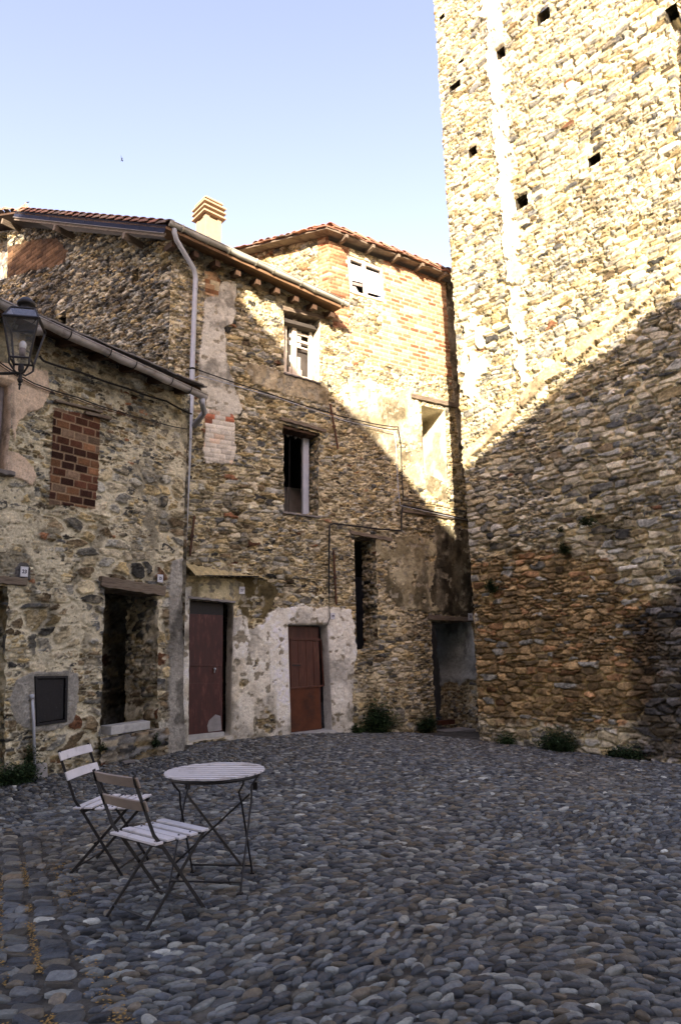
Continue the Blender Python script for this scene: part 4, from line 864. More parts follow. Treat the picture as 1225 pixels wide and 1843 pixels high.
# downpipe
pts = [PT.hit(315, 404, .52), PT.hit(314, 418, .50), PT.hit(318, 432, .45), PT.hit(349, 484, .14), PT.hit(352, 500, .11), PT.hit(347, 640, .10), PT.hit(345, 712, .10), PT.hit(338, 850, .10), PT.hit(330, 1000, .09), PT.hit(327, 1090, .08)]
dp = MB().tube(pts, .049, 12).build('downpipe', M['zinc'], th_, smooth=True)
for (x, y) in ((351.5, 520), (341.5, 790), (346.5, 664)):
    a = PT.hit(x, y, .105); MB().tube([a + (0, 0, .015), a - (0, 0, .015)], .056, 12).build('pipe_collar', M['zinc'] if y != 664 else M['black'], dp, smooth=True)
for k, (a, c) in enumerate([((594, 727), (608, 808)), ((600, 990), (605, 1088)), ((350, 928), (342, 1000))]):
    b = MB(); pxbar(PT, *a, *c, .035, .075, .035, b); ib = b.build('iron_tie_bar', M['rust'], th_, bevel=.004)
    m = ((a[0] + c[0]) / 2, (a[1] + c[1]) / 2); MB().tube([PT.hit(*m, .0), PT.hit(*m, .11)], .04, 8).build('tie_nut', M['rust'], ib)
# chimney
chc = CAM + ray(375, 445) / np.linalg.norm(ray(375, 445)) * 15.9
s0 = math.radians(45 - 3); ax = np.array([math.cos(s0), math.sin(s0), 0]); ay = np.array([-math.sin(s0), math.cos(s0), 0])
chz = CAM + ray(375, 402) * np.linalg.norm(chc[:2]) / np.linalg.norm(ray(375, 402)[:2]); zb = chz[2]
ch = MB().cbox([chc[0], chc[1], zb - .95], ax, ay, up3, .40, .40, 1.9).build('chimney', M['chim'], roof, bevel=.008)
ztop = (CAM + ray(375, 367) * np.linalg.norm(chc[:2]) / np.linalg.norm(ray(375, 367)[:2]))[2]; stp = (ztop - zb) / 4.
for i in range(4):
    z = zb + stp * (i + .72); w = .55 if i < 3 else .45
    MB().cbox([chc[0], chc[1], z], ax, ay, up3, w, w, .042).build('cap_slab', M['chim'], ch, bevel=.006)
    if i < 4:
        b = MB()
        for sx in (-1, 1):
            for sy in (-1, 1): b.cbox(np.array([chc[0], chc[1], z - .025 - (stp - .05) / 2]) + ax * sx * .15 + ay * sy * .15, ax, ay, up3, .10, .10, stp - .052)
        b.build('cap_spacer', M['chim'], ch)
        MB().cbox([chc[0], chc[1], z - .025 - (stp - .05) / 2], ax, ay, up3, .16, .16, stp - .055).build('flue', M['darkwall'], ch)
shell('back_wall', [pp(PG, uB - 3, -.05), pp(PG, uB - 3, -1.0), pp(PT, uTG - 1, -8), pp(PT, uJ, -8)], -.6, 8.6, M['darkwall'], th_)
# ================================================================== FAR HOUSE
fh = thing('far_stone_house', PT.pt(5, 0), 'far tall stone and brick house with a ragged tiled roof next to the tower', 'house')
fe0 = PT.hit(588, 407, .40); fe1 = PT.hit(818, 494, .40); zf = lambda u: fe0[2] + (fe1[2] - fe0[2]) * (u - np.dot(fe0 - PT.O, PT.D)) / np.dot(fe1 - fe0, PT.D)
uE = uJ + 5.6
hsl = ragged(PT.poly([(632, 965), (676, 968), (679, 1060), (680, 1168), (640, 1170), (636, 1060)]), .03, .045, 41)
hpa = ragged(PT.poly([(775, 1118), (848, 1118), (858, 1200), (862, 1324), (786, 1323), (779, 1220)]), .03, .045, 42)
hsw = ragged(PT.poly([(757.5, 730), (800, 738), (802, 800), (804, 868), (763, 852), (760, 790)]), .012, .045, 43)
hfw = PT.poly([(624, 456), (687, 482), (689, 512), (692, 546), (630, 528), (627, 492)])
uc = PT.uv(592, 500)[0]; zc = float(eR[2])
pf = [(uJ, -.8), (uE, -.8), (uE, zf(uE) + .05), (uc, zf(uc) - .02), (uc, zt(uc) - .15), (uJ, zt(uJ) - .15)]
wall_sheet('wall', PT, ragged(pf, .0, .2), [hsl, hpa, hsw, hfw], .0175, fT, fh)
reveal('window_jamb', PT, hsl, .55, fTr, fh); reveal('door_jamb', PT, hpa, 1.3, plast_or_stone((.40, .44, .47), 151, .55, .95, fT), fh, amp=.8)
reveal('window_jamb', PT, hsw, .9, plast_or_stone((.6, .56, .46), 152, -9, -8, fT), fh, amp=.3); reveal('window_jamb', PT, hfw, .12, plast_or_stone((.55, .5, .4), 153, -9, -8, fT), fh, amp=.3)
beam(PT, 629, 955, 704, 969, .075, .045, .4, M['oldwood'], fh); beam(PT, 769, 1107, 858, 1112, .10, .05, .5, M['oldwood'], fh); beam(PT, 738, 709, 822, 728, .11, .06, .85, M['oldwood'], fh)
beam(PT, 722, 917, 862, 938, .06, .05, .05, M['oldwood'], fh, 'timber_strip')
b = MB(); q = PT.hit(815, 1322, -.35); b.cbox(q + (0, 0, .03), PT.D, PT.n, up3, 1.2, .5, .16); b.build('doorstep', M['cement'], fh, bevel=.01)
MB().cbox(PT.hit(800, 1300, -.6) , PT.D, PT.n, up3, .5, .12, .10).build('step_brick', M['browndoor'], fh, bevel=.01)
# far window: frame, mullion, boards, broken corner
b = MB()
for a, c, w in (((626, 460), (631, 527), .07), ((685, 483), (690, 544), .07), ((624, 463), (687, 487), .07), ((630, 525), (692, 543), .05), ((653, 470), (658, 536), .09)): pxbar(PT, *a, *c, w, -.04, .06, b)
ff = b.build('window_frame', M['whitewood'], fh, bevel=.004)
sheetbox(PT, [(628, 470), (652, 478), (654, 506), (630, 500)], -.07, .02, M['white'], ff, 'pane', 0, 'white boarded pane'); sheetbox(PT, [(658, 481), (684, 490), (688, 530), (660, 522)], -.07, .02, M['white'], ff, 'pane', 0, 'white boarded pane')
sheetbox(PT, [(630, 503), (654, 509), (654, 514), (630, 508)], -.06, .03, M['greywood'], ff, 'glazing_bar', .002); sheetbox(PT, [(631, 511), (643, 513), (650, 525), (638, 520)], -.08, .006, M['pane'], ff, 'broken_pane', 0)
sheetbox(PT, [(625, 460), (690, 484), (693, 548), (629, 530)], -.30, .02, M['dark'], fh, 'window_backing', 0)
# gable side of the far house
gB = PF.hit(438, 444, .22); gA = PF.hit(588, 406, .22); sF = (gB[2] - gA[2]) / float(np.dot(gB - gA, PF.D)); tF = lambda u: gA[2] + sF * (u - float(np.dot(gA - PF.O, PF.D))) - .10
wall_sheet('gable_wall', PF, [(-5.5, 8.), (0., 8.), (0., tF(0.)), (-5.5, tF(-5.5))], [], .0175, fF, fh)
eF = (fe1 - fe0) / np.linalg.norm(fe1 - fe0); cF = fe0.copy(); gF = gB - gA; LgF = np.linalg.norm(gF); gF /= LgF; cF = (fe0 + gA) / 2
nF = np.cross(eF, gF); nF *= (1 if nF[2] > 0 else -1); nF /= np.linalg.norm(nF)
LF = np.linalg.norm(fe1 - fe0) + .5; b = MB(); b.box(cF - nF * .06, eF * LF, gF * (LgF + 2), nF * .035); fr_ = b.build('roof', M['oldwood'], fh)
# ragged double layer of broken tiles along both edges, and courses above
def ragedge(o, d, L, inn, nrm, seed, name):
    rg = random.Random(seed); b = MB(); q = 0.
    for ly in range(3):
        q = 0.
        while q < L:
            w = rg.uniform(.12, .30); c = TP[rg.randrange(5)]; f = rg.uniform(.5, 1.35); c = tuple(t * f for t in c); dirv = d + nrm * rg.uniform(-.12, .12)
            b.cbox(o + d * (q + w / 2) + inn * (.14 - rg.uniform(-.03, .09) + .12 * ly) + nrm * (.0 + .028 * ly + rg.uniform(0, .012)), dirv, inn + nrm * rg.uniform(-.05, .08), np.cross(dirv, inn), w * 1.05, .34, .018, c); q += w * .92
    return b.build(name, M['tile'], fr_, bevel=.003, col=True)
ragedge(cF - nF * .01, eF, LF, gF, nF, 21, 'eave_tiles'); ragedge(cF - nF * .01, gF, LgF + 1.5, eF, nF, 22, 'verge_tiles')
nt(cF + eF * .15 + gF * .12 + nF * .04, gF, eF, nF, LgF, LF, .2, .34, 'roof_tiles', fr_, .02, 23)
for i in range(8):
    q = cF + eF * (.5 + i * .72) - nF * .10; MB().cbox(q - PT.n * .28 + PT.n * .02, eF, -PT.n, up3, .07, .66, .08).build('rafter', M['oldwood'], fr_, bevel=.005)
shell('back_wall', [pp(PF, -5.5, -.02), pp(PT, uJ - 2, -9), pp(PT, uE, -9), pp(PT, uE, -.02)], -.6, 9.6, M['darkwall'], fh)
# ================================================================== number plates
def plate(P, px, py, w, h, txt, lab, o=.045):
    u, v = P.uv(px, py, o); base = P.pt(u, v, o); t = thing('house_number_plate', base, lab, 'number plate', 'house number plates')
    b = MB(); b.cbox(base, P.D, P.n, up3, w, .014, h); b.build('plate', M['white'], t, bevel=.003)
    b = MB(); f = .006; 
    for (a, c) in (((-1, -1), (1, -1)), ((1, -1), (1, 1)), ((1, 1), (-1, 1)), ((-1, 1), (-1, -1))):
        A = base + P.D * a[0] * w * .43 + up3 * a[1] * h * .44 + P.n * .007; B = base + P.D * c[0] * w * .43 + up3 * c[1] * h * .44 + P.n * .007; b.bar(A, B, .0035, .002, np.cross(B - A, P.n))
    b.build('border_line', M['zinc'], t)
    cu_ = bpy.data.curves.new('t', 'FONT'); cu_.body = txt; cu_.size = h * .50; cu_.align_x = 'CENTER'; cu_.align_y = 'CENTER'; cu_.extrude = .0015; cu_.offset = h * .012
    to = bpy.data.objects.new('t', cu_); COL.objects.link(to); bpy.context.view_layer.update(); me = bpy.data.meshes.new_from_object(to.evaluated_get(bpy.context.evaluated_depsgraph_get()))
    vs = [base + P.D * q.co.x + up3 * q.co.y + P.n * (.009 + q.co.z) for q in me.vertices]; fs = [tuple(p.vertices) for p in me.polygons]
    bpy.data.objects.remove(to); bpy.data.curves.remove(cu_); bpy.data.meshes.remove(me); obj('number', vs, fs, M['ink'], t)
plate(PL, 44, 1029, .105, .135, '23', 'white enamel plate reading 23 on the left wall above a wooden lintel')
plate(PL, 288.5, 1041, .11, .125, '25', 'white enamel plate reading 25 at the lintel end of the open doorway')
plate(PT, 435.5, 1062.5, .11, .135, '27', 'white enamel plate reading 27 under the yellowed canopy end')
plate(PT, 598.5, 1109, .10, .125, '29', 'white enamel plate reading 29 on white plaster beside the brown door')
plate(PT, 846, 1110, .13, .16, '31', 'white enamel plate reading 31 over the passage door by the tower', .07)
# ================================================================== cables
def cable(name, pts, r, label, cat='cable', m='black', n=6):
    P0 = pts[0]; t = MB().tube(pts, r, n); o = obj(name, np.array(t.v) - P0, t.f, M[m], smooth=True); o.location = tuple(P0); return tag(o, label, cat)
def sag(P, pts, o, k=6, s=.012):
    out = []
    for i in range(len(pts) - 1):
        for j in range(k):
            t = j / k; x = pts[i][0] + (pts[i + 1][0] - pts[i][0]) * t; y = pts[i][1] + (pts[i + 1][1] - pts[i][1]) * t; q = P.hit(x, y, o); q[2] -= s * math.sin(math.pi * t); out.append(q)
    out.append(P.hit(*pts[-1], o)); return out
cable('electric_cable', sag(PL, [(-60, 634), (0, 652), (62, 690), (140, 715), (215, 741), (290, 762), (337, 772)], .07), .009, 'black cable pinned across the low house above the bricked window')
cable('electric_cable', sag(PL, [(-60, 640), (0, 657), (62, 694), (140, 719), (215, 744), (290, 764)], .065), .006, 'thin brown twin cable running just under the upper black cable of the low house', m='rust')
cable('electric_cable', sag(PT, [(352, 664), (480, 707), (590, 742), (652, 758), (700, 767), (716, 768), (721, 800), (724, 880), (726, 901)], .085), .012, 'black cable crossing the tall house from the downpipe to the sunlit plaster')
cable('electric_cable', sag(PT, [(345, 682), (360, 676), (500, 716), (620, 757), (690, 773), (708, 777), (712, 800), (716, 880), (720, 910), (840, 936)], .08, s=.006), .009, 'grey cable running parallel below the black cable of the tall house', m='zinc')
cable('electric_cable', sag(PT, [(722, 899), (780, 908), (842, 922)], .085), .009, 'thin cable strung toward the tower at the foot of the sunlit corner')
cable('electric_cable', sag(PT, [(345, 700), (349, 640), (352, 668)], .09, 3, 0), .005, 'short vertical cable beside the grey downpipe of the tall house')
cable('conduit', sag(PT, [(842, 936), (780, 921), (724, 909), (722, 930), (722, 955), (680, 952), (600, 942), (593, 945), (592, 1000), (592, 1068)], .075, 3, 0), .018, 'black rigid conduit stepping around the narrow dark opening', 'conduit')
cable('electric_cable', sag(PT, [(592, 1068), (593, 1100), (593.5, 1112), (588, 1126)], .07, 3, 0), .008, 'thin cable dropping from the black conduit to the brown door')
cable('electric_cable', sag(PL, [(72, 640), (80, 650), (140, 668), (232, 700), (300, 722), (345, 745)], .13), .016, 'thick dark cable sagging under the low house eave')
# ================================================================== lantern
Lc = np.array(CAM + ray(41, 632) * (7.75 / ray(41, 632)[1]))
ln = thing('wall_lantern', Lc, 'black four sided street lantern on a bracket at the left edge', 'street lamp')
rot = math.radians(13); lx = np.array([math.cos(rot), math.sin(rot), 0]); ly = np.array([-math.sin(rot), math.cos(rot), 0])
def yz(py): return (CAM + ray(41, py) * (np.linalg.norm(Lc[:2]) / np.linalg.norm(ray(41, py)[:2])))[2]
zT, zB_, zR, zC, zF_, zS = yz(583), yz(650), yz(563), yz(545), yz(697), yz(676)
wT, wB = .205, .115; wR = .14
def ring(z, w): return [np.array([Lc[0], Lc[1], z]) + lx * w * a + ly * w * c for a, c in ((-1, -1), (1, -1), (1, 1), (-1, 1))]
rt, rb, rr = ring(zT, wT), ring(zB_, wB), ring(zR, wR)
b = MB()
for i in range(4):
    j = (i + 1) % 4; b.tube([rt[i], rb[i]], .013, 6); b.tube([rt[i], rt[j]], .02, 6); b.tube([rb[i], rb[j]], .014, 6); b.tube([rr[i], rr[j]], .012, 6); b.tube([rt[i], rr[i]], .012, 6); b.tube([rb[i], rb[i] - (0, 0, .07)], .013, 6)
b.build('frame', M['iron'], ln)
for i in range(4):
    j = (i + 1) % 4; obj('glass_pane', [rt[i], rt[j], rb[j], rb[i]], [(0, 1, 2, 3)], M['glass'], ln); obj('roof_pane', [rr[i], rr[j], rt[j], rt[i]], [(0, 1, 2, 3)], M['glass'], ln)
zz = zR; MB().lathe([Lc[0], Lc[1], zz - .01], [(.15, 0), (.10, .01), (.075, .05), (.07, .10), (.105, .115), (.11, .15), (.10, .165), (.085, .18), (.06, .21), (.03, .225), (0.001, .23)], 20).build('chimney_cap', M['iron'], ln, smooth=True)
obj('reflector_plate', [q + np.array([0, 0, -.0]) for q in ring(zR + .0, wR * .95)], [(0, 1, 2, 3)], M['iron'], ln)
b = MB(); cc = np.array([Lc[0], Lc[1], 0]); b.lathe(cc + (0, 0, zS - .02), [(.008, -.17), (.012, -.12), (.022, -.10), (.012, -.085), (.03, -.06), (.035, -.035), (.022, -.02), (.024, .06), (.035, .09), (.035, .13), (.028, .16)], 12)
for i in range(4):
    p = rb[i] - np.array([0, 0, .06]); ctr = cc + (0, 0, zS + .02); out = (p - ctr); out[2] = 0
    b.tube([p + (0, 0, .05), p - np.array([0, 0, .02]) - out * .02, ctr + out * .75 + (0, 0, .05), ctr + out * .4 + (0, 0, .0), ctr + (0, 0, .0)], .012, 6)
b.build('cradle', M['iron'], ln)
MB().lathe(cc + (0, 0, zF_ - .02), [(.002, -.012), (.012, 0), (.012, .012), (.006, .02)], 10).build('finial', M['iron'], ln, smooth=True)
MB().lathe(cc + (0, 0, yz(648)), [(.012, 0), (.012, .05), (.035, .055), (.038, .15), (.03, .16)], 14).build('lamp_holder', M['greywood'], ln, smooth=True)
zb_ = yz(630); MB().lathe(cc + (0, 0, zb_ - .02), [(.012, -.01), (.025, .01), (.042, .06), (.045, .09), (.035, .125), (.015, .142), (.001, .145)], 16).build('bulb', M['bulb'], ln, smooth=True)
hitw = PL.pt(float(np.dot(cc - PL.O, PL.D)), zS, 0.0); arm = cc + (0, 0, zS + .03); wallp = arm + np.array([-1, -.02, 0]) * 1.1
dn = float(np.dot(arm - PL.O, PL.n)); wallp = arm + np.array([-1., 0, 0]) * dn / PL.n[0]
b = MB(); b.tube([arm, wallp], .02, 8); b.tube([arm + (wallp - arm) * .35 + (0, 0, .02), arm + (wallp - arm) * .6 - (0, 0, .22), wallp - (0, 0, .42)], .012, 6); b.build('bracket_arm', M['iron'], ln)
MB().cbox(wallp - (0, 0, .2), PL.D, PL.n, up3, .08, .03, .6).build('wall_plate', M['iron'], ln, bevel=.004)
# ================================================================== table and chairs
def chair(name, label, RL, RR, FL, FR, cat='chair', grp='folding garden chairs', bm='slat', tilt=.0):
    """RL,RR rear feet, FL,FR front feet (left/right as seen by the sitter facing forward)"""
    RL, RR, FL, FR = [np.array([q[0], q[1], float(gz(q[0], q[1])) + .012]) for q in (RL, RR, FL, FR)]
    C_ = (RL + RR + FL + FR) / 4; f = ((FL + FR) - (RL + RR)); f[2] = 0; f /= np.linalg.norm(f); s = np.cross(f, up3); s = s / np.linalg.norm(s)   # s: sitter's right
    t = thing(name, C_, label, cat, grp); hw = .205; dF, dR = .20, -.22; zb = C_[2] - .012
    P = lambda x, y, z: C_ + s * x + f * y + up3 * (z - .012)
    frb = M['iron']
    for sg in (-1, 1):
        # back post: foot at the front, crossing, up past the seat, kinked back to the top
        pts = [P(sg * hw, dF, 0), P(sg * hw, -.115, .41), P(sg * hw, -.19, .50), P(sg * hw * 1.0, -.325, .80), P(sg * hw, -.335, .84)]
        b = MB()
        for a, c in zip(pts[:-1], pts[1:]): b.bar(a - (c - a) * .015, c + (c - a) * .015, .020, .006, f)
        b.build('back_leg', frb, t, bevel=.0015)
        b = MB(); b.bar(P(sg * (hw - .018), dR, 0), P(sg * (hw - .018), .185, .435), .020, .006, f); b.build('front_leg', frb, t, bevel=.0015)
        b = MB(); b.tube([P(sg * (hw - .025), -.02, .222), P(sg * (hw + .01), -.02, .222)], .009, 8); b.build('pivot', frb, t)
        b = MB(); b.bar(P(sg * (hw - .018), -.19, .438), P(sg * (hw - .018), .20, .438), .016, .006, s); b.build('seat_rail', frb, t)
    b = MB(); b.tube([P(-hw, .15, .055), P(hw, .15, .055)], .006, 6); b.build('stretcher', frb, t)
    b = MB(); b.tube([P(-hw, -.17, .055), P(hw, -.17, .055)], .006, 6); b.build('stretcher', frb, t)
    b = MB(); b.bar(P(-hw, -.13, .425), P(hw, -.13, .425), .022, .005, up3); b.build('rear_rail', frb, t)
    for i in range(5):
        y = -.175 + i * .083 ; b = MB(); b.cbox(P(0, y + .01, .452 + .004 * math.sin(i * 2.)), s, f, up3, .45, .058, .014); so = b.build('seat_slat', M['slat'], t, bevel=.003)
        b = MB()
        for sg in (-1, 1): b.tube([P(sg * .185, y + .01, .458), P(sg * .185, y + .01, .4625)], .006, 6)
        b.build('screw', frb, so)
    for z, yb in ((.80, -.325), (.665, -.265)):
        tl = np.array(up3) - f * .42; K = 8; vs = []
        for i in range(K + 1):
            x = -.225 + .45 * i / K; bow = -.016 * (1 - (x / .225) ** 2); ctr = P(x, yb + .010 + bow, z)
            tn_ = tl / np.linalg.norm(tl); ff = np.cross(s, tn_)
            ff = ff if np.dot(ff, f) > 0 else -ff
            for a, c in ((-.031, -.006), (.031, -.006), (.031, .006), (-.031, .006)): vs.append(ctr + tn_ * a + ff * c)
        fs = [(i * 4 + k, i * 4 + (k + 1) % 4, (i + 1) * 4 + (k + 1) % 4, (i + 1) * 4 + k) for i in range(K) for k in range(4)] + [(3, 2, 1, 0), tuple(K * 4 + q for q in range(4))]
        MB().add(vs, fs).build('back_slat', M[bm], t, bevel=.002)
    return t
g = lambda x, y: gnd(x, y)
# near chair: sitter faces away to the right
chair('folding_chair', 'slatted folding chair nearest the camera, seen from behind, empty', g(204, 1649), g(283, 1670), g(281, 1618), g(362, 1643), bm='slatb')
chair('folding_chair', 'slatted folding chair farther back, turned toward the table with pale back slats', g(178.5, 1550), g(137, 1575), g(259, 1551), g(221.6, 1578))
tc = (gnd(344, 1573) + gnd(448, 1575) + gnd(428, 1612) + gnd(316, 1612)) / 4; ct_ = gnd(387, 1387, .715)
tb = thing('folding_table', [tc[0], tc[1], float(gz(tc[0], tc[1]))], 'round slatted folding bistro table with thin iron legs beside the chairs', 'table')
a0 = math.atan2(*(gnd(448, 1575) - gnd(344, 1573))[[1, 0]]); tx = np.array([math.cos(a0), math.sin(a0), 0]); ty = np.array([-math.sin(a0), math.cos(a0), 0]); T0 = np.array([ct_[0], ct_[1], 0.])
asl = a0 - .02; sx_ = np.array([math.cos(asl), math.sin(asl), 0]); sy_ = np.array([-math.sin(asl), math.cos(asl), 0]); Rt = .338; ns = 9; pw_ = 2 * Rt / ns
for i in range(ns):
    y0 = -Rt + pw_ * i + .012; y1 = y0 + pw_ - .024; vs = []; K = 8; bot = []; 
    pr = []
    for k in range(K + 1): y = y0 + (y1 - y0) * k / K; x = math.sqrt(max(Rt * Rt - y * y, .0004)); pr.append((x, y))
    outl = pr + [(-x, y) for x, y in pr[::-1]]; n = len(outl)
    vs = [T0 + sx_ * x + sy_ * y + up3 * .718 for x, y in outl] + [T0 + sx_ * x + sy_ * y + up3 * .709 for x, y in outl]
    fs = [tuple(range(n)), tuple(range(2 * n - 1, n - 1, -1))] + [(k, (k + 1) % n, n + (k + 1) % n, n + k) for k in range(n)]
    obj('table_slat', vs, fs, M['slat'], tb, bevel=.002)
b = MB(); K = 40; b.tube([T0 + sx_ * (Rt - .03) * math.cos(2 * math.pi * k / K) + sy_ * (Rt - .03) * math.sin(2 * math.pi * k / K) + up3 * .69 for k in range(K + 1)], .012, 6, flat=(.4, 1)); b.build('top_rim', M['iron'], tb)
hwx, dy = .225, .19
Q = lambda x, y, z: np.array([tc[0], tc[1], 0.]) * (1 - z / .7) + T0 * (z / .7) + tx * x + ty * y + up3 * z
for sy in (-1, 1):
    w = hwx + .012 * sy
    for sx in (-1, 1):
        b = MB(); b.tube([Q(sx * w, -sy * dy, .0), Q(sx * w, -sy * dy + sy * .02, .06), Q(sx * w, sy * .08, .52), Q(sx * (w - .01), sy * .12, .60), Q(sx * (w + .03), sy * .15, .66), Q(sx * (w + .03), sy * .16, .70)], .0068, 8); b.build('leg', M['iron'], tb)
        MB().cbox(Q(sx * w, -sy * (dy + .012), .012), tx, ty, up3, .035, .04, .02).build('foot', M['iron'], tb, bevel=.003)
    b = MB(); b.tube([Q(-w, -sy * (dy - .02), .07), Q(w, -sy * (dy - .02), .07)], .006, 6); b.build('stretcher', M['iron'], tb)
b = MB(); b.bar(Q(-hwx, .07, .55), Q(hwx, -.13, .16), .017, .005, up3); b.build('diagonal_brace', M['iron'], tb)
b = MB(); b.bar(Q(hwx, .07, .55), Q(-hwx, -.13, .16), .012, .005, up3); b.build('diagonal_brace', M['iron'], tb)
for sx in (-1, 1): MB().cbox(Q(sx * (hwx + .02), .15, .59), tx, ty, up3, .03, .02, .05).build('catch', M['iron'], tb)
# ================================================================== plants
def weed(name, P, px, py, w, h, n, label, seed, m='leaf', o=.05, cat='weed', grp=None, leaf=.022, ground=True, drop=0.):
    w0 = w; n = int(n * 1.5); rg = np.random.RandomState(seed); base = P.hit(px, py, o)
    if ground: u, _ = P.uv(px, py, o); base = P.pt(u, 0., o); base[2] = float(gz(base[0], base[1]))
    t = thing(name, base, label, cat, grp); b = MB(); fv = []; ff = []; ns = max(5, n // 60)
    tips = []
    for k in range(ns):
        r = rg.rand() ** .5; w = w0 * 1.35; an = rg.rand() * 2 * math.pi; tip = base + P.D * math.cos(an) * r * w / 2 + P.n * (.04 + abs(math.sin(an)) * r * w * .32) + up3 * h * (1 - .75 * r * r) * (.55 + .6 * rg.rand()) - up3 * drop * r
        mid = base + (tip - base) * .5 + up3 * h * .12; b.tube([base + P.D * (rg.rand() - .5) * w * .3, mid, tip], [.004, .003, .0015], 4); tips.append((base, mid, tip))
    b.build('stems', M['leaf'], t)
    N = n; 
    for k in range(N):
        s0, s1, s2 = tips[rg.randint(ns)]; q = rg.rand() ** .7; pt = s0 + (s1 - s0) * min(1, q * 2) if q < .5 else s1 + (s2 - s1) * (q * 2 - 1); pt = pt + rg.randn(3) * np.array([.035, .02, .03]) * (w / .35) 
        if ground and pt[2] < base[2] + .01: pt[2] = base[2] + .01 + rg.rand() * .03
        d = rg.randn(3); d[2] = abs(d[2]) * .4; d /= np.linalg.norm(d); sd = np.cross(d, up3); sd /= np.linalg.norm(sd) + 1e-6; L = leaf * (.6 + .9 * rg.rand()); wd = L * .42; tz = up3 * (rg.rand() - .4) * L * .5
        i0 = len(fv); fv += [pt, pt + d * L * .5 + sd * wd, pt + d * L + tz, pt + d * L * .5 - sd * wd]; ff += [(i0, i0 + 1, i0 + 2, i0 + 3)]
    obj('leaves', fv, ff, M[m], t)
weed('wild_bush', PT, 679, 1325, .62, .62, 2600, 'large dark green bush at the wall foot right of the brown door', 1, leaf=.035)
weed('wild_bush', PT, 768, 1322, .38, .42, 1200, 'smaller dark green bush just left of the passage door', 2, leaf=.03)
weed('wild_bush', PT, 640, 1326, .30, .22, 500, 'low moss green weeds at the foot of the white plaster', 9, m='leaf2', leaf=.025)
weed('wild_bush', PW, 1010, 1348, .62, .34, 2400, 'wide low dark bush at the foot of the tower wall', 3, leaf=.03)
weed('wild_bush', PW, 1135, 1358, .40, .20, 1000, 'small dark weed clump at the tower foot toward the right', 4, leaf=.026)
weed('wild_bush', PW, 1100, 1352, .16, .16, 300, 'tiny weed tuft between the two larger clumps along the tower foot', 14, leaf=.024)
weed('wild_bush', PW, 915, 1340, .34, .18, 900, 'green weeds at the tower foot near its left corner', 5, m='leaf2', leaf=.024)
weed('wall_plant', PW, 888, 1066, .26, .24, 700, 'small plant growing from the tower wall near its left edge', 6, ground=False, leaf=.026)
weed('wall_plant', PW, 1060, 945, .30, .12, 500, 'low dark plant on the ledge of the tower wall, highest and rightmost', 7, ground=False, leaf=.026)
weed('wall_plant', PW, 1015, 995, .22, .22, 500, 'drooping plant in a joint of the tower wall above the ochre stones', 8, ground=False, leaf=.024, drop=.1)
weed('wall_plant', PW, 1008, 958, .12, .10, 180, 'tiny tuft just above the drooping plant on the tower', 18, ground=False, leaf=.022)
weed('wild_bush', PL, 18, 1420, .55, .22, 2200, 'dense dark weeds at the lower left corner by the concrete foot', 10, leaf=.028, o=.12)
weed('wall_plant', PL, 52, 1388, .24, .42, 800, 'dark climbing weed behind the thin grey conduit', 11, leaf=.026, o=.03)
weed('wall_plant', PL, 183, 1352, .10, .10, 200, 'small tuft at the left end of the doorway step', 12, leaf=.02, o=.12, ground=False)
weed('wall_plant', PL, 278, 1345, .14, .20, 400, 'small leafy weed at the right end of the doorway step', 13, leaf=.022, o=.12, ground=False)
# fallen blossom along the drain lines
rg = np.random.RandomState(8); vs = []; fs = []
for k in range(3000):
    l = (0, 0, 2, 1, 1)[rg.randint(5)]; y = 2.2 + 3.2 * rg.rand() ** 1.2; cl = fbm(np.array([y * 3.]), np.array([l * 5.]), 600, 2)[0]
    if cl < .46: continue
    x = gline(l, y) + rg.randn() * (.016 if l != 1 else .05) + (0 if l != 1 else .10); z = float(gz(x, y)) + .004 + .012 * rg.rand(); a = rg.rand() * 6.3; s = .003 + .0045 * rg.rand(); i0 = len(vs)
    for q in range(4): vs.append((x + s * math.cos(a + q * 1.57), y + s * math.sin(a + q * 1.57), z + .003 * rg.rand()))
    fs.append((i0, i0 + 1, i0 + 2, i0 + 3))
tag(obj('fallen_blossom', vs, fs, M['petal']), 'orange brown fallen blossom in the drain joints of the paving', 'blossom', kind='stuff')
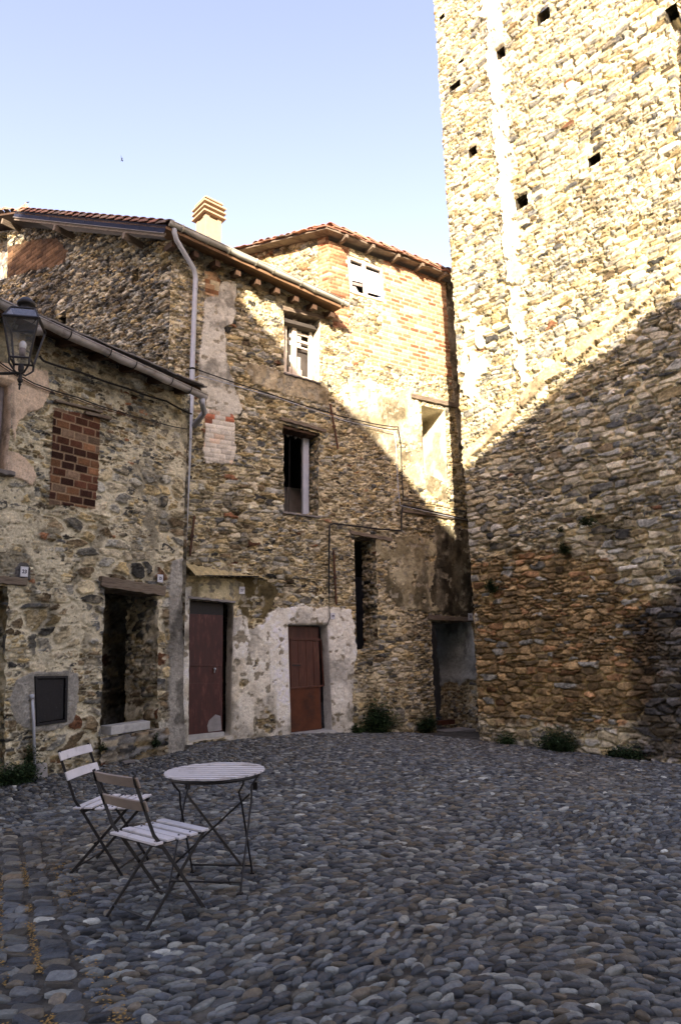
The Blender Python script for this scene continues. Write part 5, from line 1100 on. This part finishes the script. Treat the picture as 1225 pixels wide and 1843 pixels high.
# loose flat stone by the step
ls = thing('loose_stone', PL.hit(233, 1377, .6), 'flat loose slate chip lying near the doorway step', 'stone'); q = gnd(232, 1377); MB().cbox([q[0], q[1], .045], (.8, .6, .05), (-.6, .8, .1), (0, -.1, 1), .16, .09, .02).build('chip', M['slab'], ls, bevel=.004)
# bird
bp = CAM + ray(219.5, 287) / np.linalg.norm(ray(219.5, 287)) * 60; b = MB()
rgt = np.array([.35, 0, 1.]); rgt /= np.linalg.norm(rgt); 
b.tube([bp - rgt * .28, bp, bp + rgt * .28], [.02, .07, .02], 6)
bo = MB().tube([-.30 * rgt, -.1 * rgt, .12 * rgt, .28 * rgt], [.01, .055, .05, .012], 8).add([(0, 0, 0), (.05, -.5, .28), (.02, -.3, -.12), (.0, .5, .28), (.0, .3, -.12), (.02, 0, .02)], [(0, 1, 2), (0, 4, 3), (5, 2, 1), (5, 3, 4)])
o = obj('bird', np.array(bo.v) * .62, bo.f, M['flash']); o.location = tuple(bp); tag(o, 'tiny dark swift flying in the pale sky at the left', 'bird')
# ================================================================== the house behind the camera whose roof line casts the long shadow
bh = thing('opposite_house', (0, -8, 0), 'rendered house across the square, behind the viewer', 'house')
prof = [(-18, 20.4), (-7.6, 20.4), (-6.0, 19.0), (-4.2, 17.6), (-3.25, 16.25), (-3.05, 15.75), (-2.5, 15.36), (-1.8, 14.92), (-1.35, 14.7), (-.8, 14.3), (-.2, 13.8), (.4, 13.25), (1.15, 12.5), (1.75, 12.72), (2.3, 12.76), (2.75, 12.94), (3.2, 13.02), (3.7, 12.98), (4.0, 13.13), (4.5, 13.1), (12, 13.2)]
vs = [(x, -5.2, -.5) for x, z in prof] + [(x, -5.2, z) for x, z in prof] + [(x, -13, -.5) for x, z in prof] + [(x, -13, z) for x, z in prof]; n = len(prof); fs = []
for i in range(n - 1): fs += [(i, i + 1, n + i + 1, n + i), (2 * n + i + 1, 2 * n + i, 3 * n + i, 3 * n + i + 1), (n + i, n + i + 1, 3 * n + i + 1, 3 * n + i)]
fs += [(0, n, 3 * n, 2 * n), (n - 1, 3 * n - 1, 4 * n - 1, 2 * n - 1)]
obj('wall', vs, fs, M['house'], bh)
print('objects', len(bpy.data.objects))
